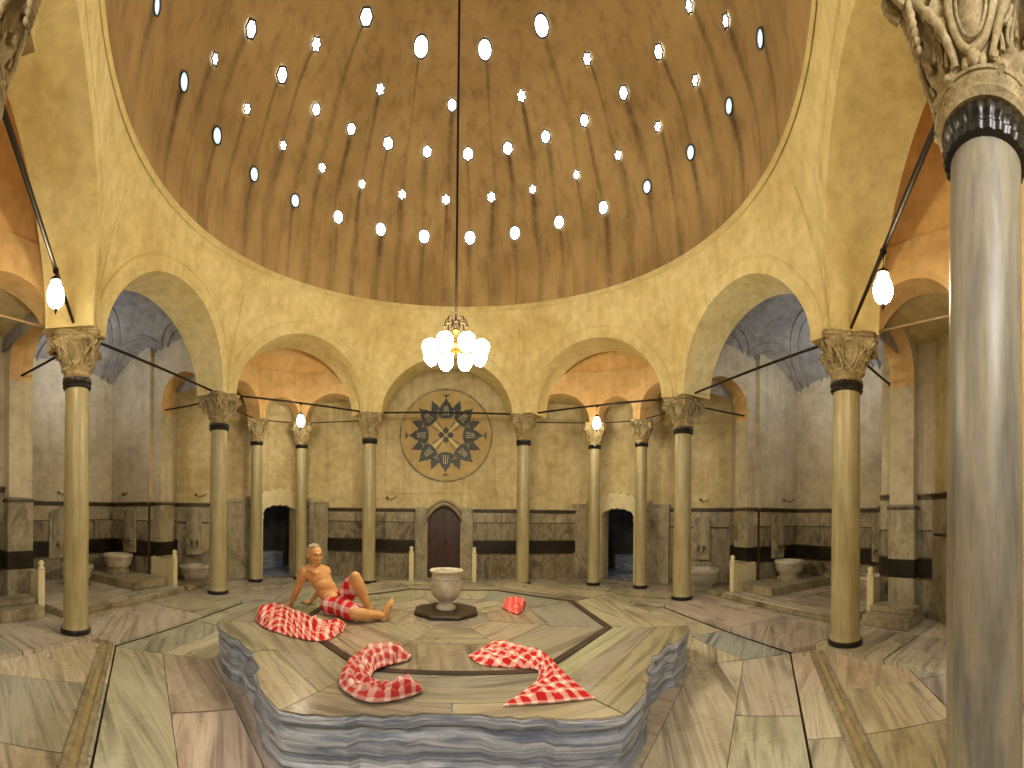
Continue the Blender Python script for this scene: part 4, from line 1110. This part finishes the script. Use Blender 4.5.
# ------------------------------------------------------------------ seated man
skin = NT('warm_skin'); nn = skin.noise(skin.coord(), 14, 4, .6); skin.bump(nn, .1, .005)
skin_m = skin.out(skin.ramp(nn, [(.3, H('b5824f')), (.7, H('c99a62'))]), .5); skin.b.inputs['Subsurface Weight'].default_value = .08
skin.b.inputs['Subsurface Radius'].default_value = (.02, .008, .004)
J = lambda px, py, rho: at_r(px, py, rho)
origin = at_z(338, 612, PT); origin.z = PT
man = empty('seated_man', origin); tag(man, 'bare-chested grey-haired man in a red checked wrap, leaning back on his hand on the platform', 'person')
def onp(v, z): return Vector((v.x, v.y, PT+z))
hips = J(337,603,4.56); waist = J(330,592.5,4.60); chest = J(320,578,4.61); neck = J(315.5,567.5,4.61); head = J(315.0,555.5,4.58)
shR = J(304.5,571,4.54); shL = J(327,570.5,4.74)
elR = J(298.5,588,4.60); wrR = onp(J(292,603,4.74), .055); haR = onp(J(287,606.5,4.80), .022)
elL = J(323,589,4.90); wrL = onp(J(313,602,4.98), .055); haL = onp(J(308,603,5.02), .022)
hpR = J(341,606,4.46); knR = onp(J(355,614,4.13), .105); anR = onp(J(383,619,4.24), .055)
hpL = J(343,602,4.64); knL = J(356,577,4.36); anL = onp(J(371,611,4.36), .075)
b = MB()
def limb(a, c, r0, r1, bulge=0, bt=.35):
    N = 10; b.tube([a.lerp(c, k/N) for k in range(N+1)], [(r0+(r1-r0)*k/N) + bulge*math.exp(-((k/N-bt)/.22)**2) for k in range(N+1)], 16); b.sphere(a, r0*1.0, 14, 10); b.sphere(c, r1*1.0, 14, 10)
HK = 1
def ell(c, ax, ay, az, rx, ry, rz):
    if HK != 1: c = head + (c-head)*HK; rx *= HK; ry *= HK; rz *= HK
    V = []; mb = MB(); mb.sphere((0,0,0), 1, 20, 14)
    b.add([c + ax*(v.x*rx) + ay*(v.y*ry) + az*(v.z*rz) for v in mb.V], mb.F)
sa = (shL-shR).normalized(); up_ = (neck-hips).normalized(); fw = sa.cross(up_).normalized()
if fw.dot(Vector((0,CY,EYE))-neck) < 0: fw = -fw
ell(chest + up_*.03, sa, fw, up_, .165, .105, .165); ell(chest + up_*.09 + fw*.02, sa, fw, up_, .175, .085, .075)
ell(waist - fw*.02, sa, fw, up_, .138, .100, .16); ell(waist.lerp(chest, .5), sa, fw, up_, .145, .098, .14); ell(hips + up_*.02, sa, fw, up_, .155, .115, .125)
for s in (-1, 1): ell(chest + sa*(s*.075) + fw*.075 + up_*.055, sa, fw, up_, .068, .028, .05)
limb(shR, elR, .052, .041, .010); limb(elR, wrR, .042, .028, .006, .25); limb(shL, elL, .052, .041, .010); limb(elL, wrL, .042, .028, .006, .25)
limb(neck + up_*.03, shR, .045, .05); limb(neck + up_*.03, shL, .045, .05)
limb(neck - up_*.03, head - up_*.03, .060, .052)
limb(hpR, knR, .092, .062, .012); limb(knR, anR, .060, .038, .016, .3); limb(hpL, knL, .092, .062, .012); limb(knL, anL, .058, .038, .018, .3)
def hand(w, h, side_):
    d = (h-w); d.z = 0; d.normalize(); s = Vector((-d.y, d.x, 0))
    ell((w+h)/2 + Vector((0,0,-.012)), s, d, Vector((0,0,1)), .042, .055, .018)
    for k, L in enumerate((.062, .075, .078, .068)):
        o_ = s*((k-1.5)*.022)*side_; st = onp(h + o_ + d*.01, .024); dd = (d + s*((k-1.5)*.10*side_)).normalized()
        b.tube([st, onp(st+dd*L*.45, .030), onp(st+dd*L*.8, .020), onp(st+dd*L, .012)], [.0105,.0095,.009,.007], 8); b.sphere(onp(st+dd*L, .012), .0075, 8, 6)
    st = onp(w + d*.02 - s*(.035*side_), .03); dd = (d*.55 - s*(.8*side_)).normalized()
    b.tube([st, onp(st+dd*.035, .024), onp(st+dd*.062, .013)], [.013,.011,.008], 8)
hand(wrR, haR, 1); hand(wrL, haL, -1)
def foot(an, d, updir, side_):
    """d: direction of the toes from the ankle, updir: back of the foot"""
    s = d.cross(updir).normalized(); heel = an - updir*.045 - d*.035
    b.sphere(heel, .040, 12, 8); N = 8
    b.tube([heel + (d*(.23*k/N)) + updir*(.03*math.sin(pi*k/N)) for k in range(N+1)], [.036,.038,.036,.034,.034,.036,.038,.036,.028], 12)
    ell(an + d*.08 - updir*.035, s, d, updir, .040, .10, .028)
    for k in range(5):
        p = heel + d*(.225 - .012*k) + s*((k-2)*.019*side_); r = .014 if k == 0 else .0095
        b.tube([p, p + d*(.032 if k == 0 else .025)], r, 8); b.sphere(p + d*(.032 if k == 0 else .025), r, 8, 6)
dR = (J(393,603,4.22) - J(386,619,4.22)).normalized()
tocam = (Vector((0,CY,0)) - Vector((anR.x, anR.y, 0))).normalized(); lat = Vector((-tocam.y, tocam.x, 0))
legd = (anR-knR).normalized(); foot(anR, (Vector((0,0,1))*.9 + legd*.45).normalized(), (Vector((0,0,1))*.45 - legd*.9).normalized(), 1)
dl = (onp(J(384,614,4.28), 0) - onp(anL, 0)).normalized(); foot(anL, dl, Vector((0,0,1)), 1)
# head
fd = (Vector((0,CY,EYE)) - head); fd.z = 0; fd.normalize(); rt = Vector((-fd.y, fd.x, 0)); fd = (fd + rt*.50 - Vector((0,0,.05))).normalized()
hs = fd.cross(Vector((0,0,1))).normalized(); hu = hs.cross(fd).normalized()
HK = 1.13
ell(head + hu*.025 - fd*.012, hs, fd, hu, .076, .098, .092); ell(head - hu*.035 + fd*.025, hs, fd, hu, .058, .068, .075)
ell(head - hu*.085 + fd*.062, hs, fd, hu, .028, .022, .020); ell(head + fd*.098 - hu*.012, hs, fd, hu, .011, .018, .026); ell(head + fd*.106 - hu*.028, hs, fd, hu, .016, .013, .011)
ell(head + fd*.082 + hu*.028, hs, fd, hu, .045, .014, .010); ell(head + fd*.086 - hu*.060, hs, fd, hu, .026, .010, .008)
for s in (-1, 1): ell(head + hs*(s*.078) - hu*.005 - fd*.005, hs, fd, hu, .012, .020, .032); ell(head + hs*(s*.036) + fd*.072 - hu*.015, hs, fd, hu, .022, .018, .02)
for v in b.V:
    v -= origin; v.z = max(v.z, .003)
body = b.build('body', skin_m, man, True)
rm = body.modifiers.new('union', 'REMESH'); rm.mode = 'VOXEL'; rm.voxel_size = .0065; rm.use_smooth_shade = True
smt = body.modifiers.new('soft', 'SMOOTH'); smt.factor = .5; smt.iterations = 3
# hair: short grey cap hugging the skull
b = MB(); mb = MB(); mb.sphere((0,0,0), 1, 36, 26)
keep = {}; V = []
for i, v in enumerate(mb.V):
    p = head + (hu*.025 - fd*.014 + hs*(v.x*.080) + fd*(v.y*.101) + hu*(v.z*.096)*(1+.012*noise.noise(v*7)))*1.13; V.append(p - origin)
F = [f for f in mb.F if all((mb.V[i].z > .42+.35*mb.V[i].y) if mb.V[i].y > -.1 else mb.V[i].z > -.35 for i in f)]
b.add(V, F); hr_ = b.build('hair', NT('grey_hair').out(H('9b8f80'), .8), man, True)
so = hr_.modifiers.new('t', 'SOLIDIFY'); so.thickness = .008; so.offset = 0
for s in (-1, 1):
    e_ = MB(); e_.sphere(head + (hs*(s*.033) + fd*.089 + hu*.010)*1.13 - origin, .0085, 10, 8, 0, (1,1,.7)); e_.build('eye', NT('dark_eye').out(H('1c120c'), .3), man, True)
    e_ = MB(); q = [head + (hs*(s*(.016+.008*k)) + fd*(.097-.004*k) + hu*(.031+.003*math.sin(k)))*1.13 - origin for k in range(5)]; e_.tube(q, .0045, 6); e_.build('eyebrow', NT('grey_brow').out(H('6a5c4c'), .8), man, True)
e_ = MB(); e_.tube([head + (hs*(.022*(k-3)/3) + fd*(.096-.010*abs((k-3)/3)**2) - hu*.0605)*1.13 - origin for k in range(7)], .004, 6); e_.build('mouth', NT('lip').out(H('8a4438'), .5), man, True)
# checked wrap round the hips and thighs
b = MB()
ell(hips + up_*.035, sa, fw, up_, .178, .138, .13); ell(hips - up_*.02 + fw*.03, sa, fw, up_, .185, .15, .11)
limb(hpR, hpR.lerp(knR, .80), .112, .094, .01); limb(hpL, hpL.lerp(knL, .72), .112, .092, .01); ell((hpR.lerp(knR, .45)+hpL.lerp(knL, .25))/2 - Vector((0,0,.02)), Vector((1,0,0)), Vector((0,1,0)), Vector((0,0,1)), .15, .16, .08)
for v in b.V:
    v -= origin
    v.z = max(v.z, .006)
wr = b.build('cloth_wrap', plaid('wrap_red_check_cotton', H('b81f22'), H('e2c6c8'), .07, 'Object', .3), man, True)
rm = wr.modifiers.new('union', 'REMESH'); rm.mode = 'VOXEL'; rm.voxel_size = .009; rm.use_smooth_shade = True
smt = wr.modifiers.new('soft', 'SMOOTH'); smt.factor = .5; smt.iterations = 4
# ------------------------------------------------------------------ camera, light, exposure
cd = bpy.data.cameras.new('camera'); cd.type = 'PANO'
cam = bpy.data.objects.new('camera', cd); col.objects.link(cam); sc.camera = cam
sc.render.engine = 'CYCLES'
cc = cd.cycles if hasattr(cd, 'cycles') else cd
cc.panorama_type = 'CENTRAL_CYLINDRICAL'
cc.central_cylindrical_range_u_min = -X0/FPX; cc.central_cylindrical_range_u_max = (1024-X0)/FPX
cc.central_cylindrical_range_v_min = -(768-H0)/FPX; cc.central_cylindrical_range_v_max = H0/FPX
cc.central_cylindrical_radius = 1.0
cam.location = (0, CY, EYE)
cam.rotation_euler = (Matrix.Rotation(pi/2, 3, 'X') @ Matrix.Rotation(0.0105, 3, 'Z')).to_euler()
w = bpy.data.worlds.new('world'); sc.world = w; w.use_nodes = True
w.node_tree.nodes['Background'].inputs[0].default_value = (.5, .6, .8, 1); w.node_tree.nodes['Background'].inputs[1].default_value = .0
def plight(name, loc, e, c, r=.1):
    L = bpy.data.lights.new(name, 'POINT'); L.energy = e; L.color = c; L.shadow_soft_size = r
    o = bpy.data.objects.new(name, L); o.location = loc; col.objects.link(o); return o
def alight(name, loc, e, c, sx, sy, rot=(0,0,0)):
    L = bpy.data.lights.new(name, 'AREA'); L.shape = 'RECTANGLE'; L.energy = e; L.color = c; L.size = sx; L.size_y = sy
    o = bpy.data.objects.new(name, L); o.location = loc; o.rotation_euler = rot; col.objects.link(o); return o
for sx in (-1, 1): plight('iwan_daylight', (sx*1.32*S, 0, Z(.62)), 36, (.84, .88, 1.0), .25)
plight('front_fill', (-.2, -1.30*S, Z(.45)), 300, (.95, .96, 1), .5)  # added fill light behind the camera to brighten the foreground, not a real lamp
vs = sc.view_settings; vs.view_transform = 'Standard'; vs.look = 'None'; vs.exposure = 0; vs.gamma = 1; vs.use_curve_mapping = False
sc.cycles.use_denoising = True
sc.cycles.max_bounces = 8; sc.cycles.diffuse_bounces = 5; sc.cycles.sample_clamp_indirect = 6
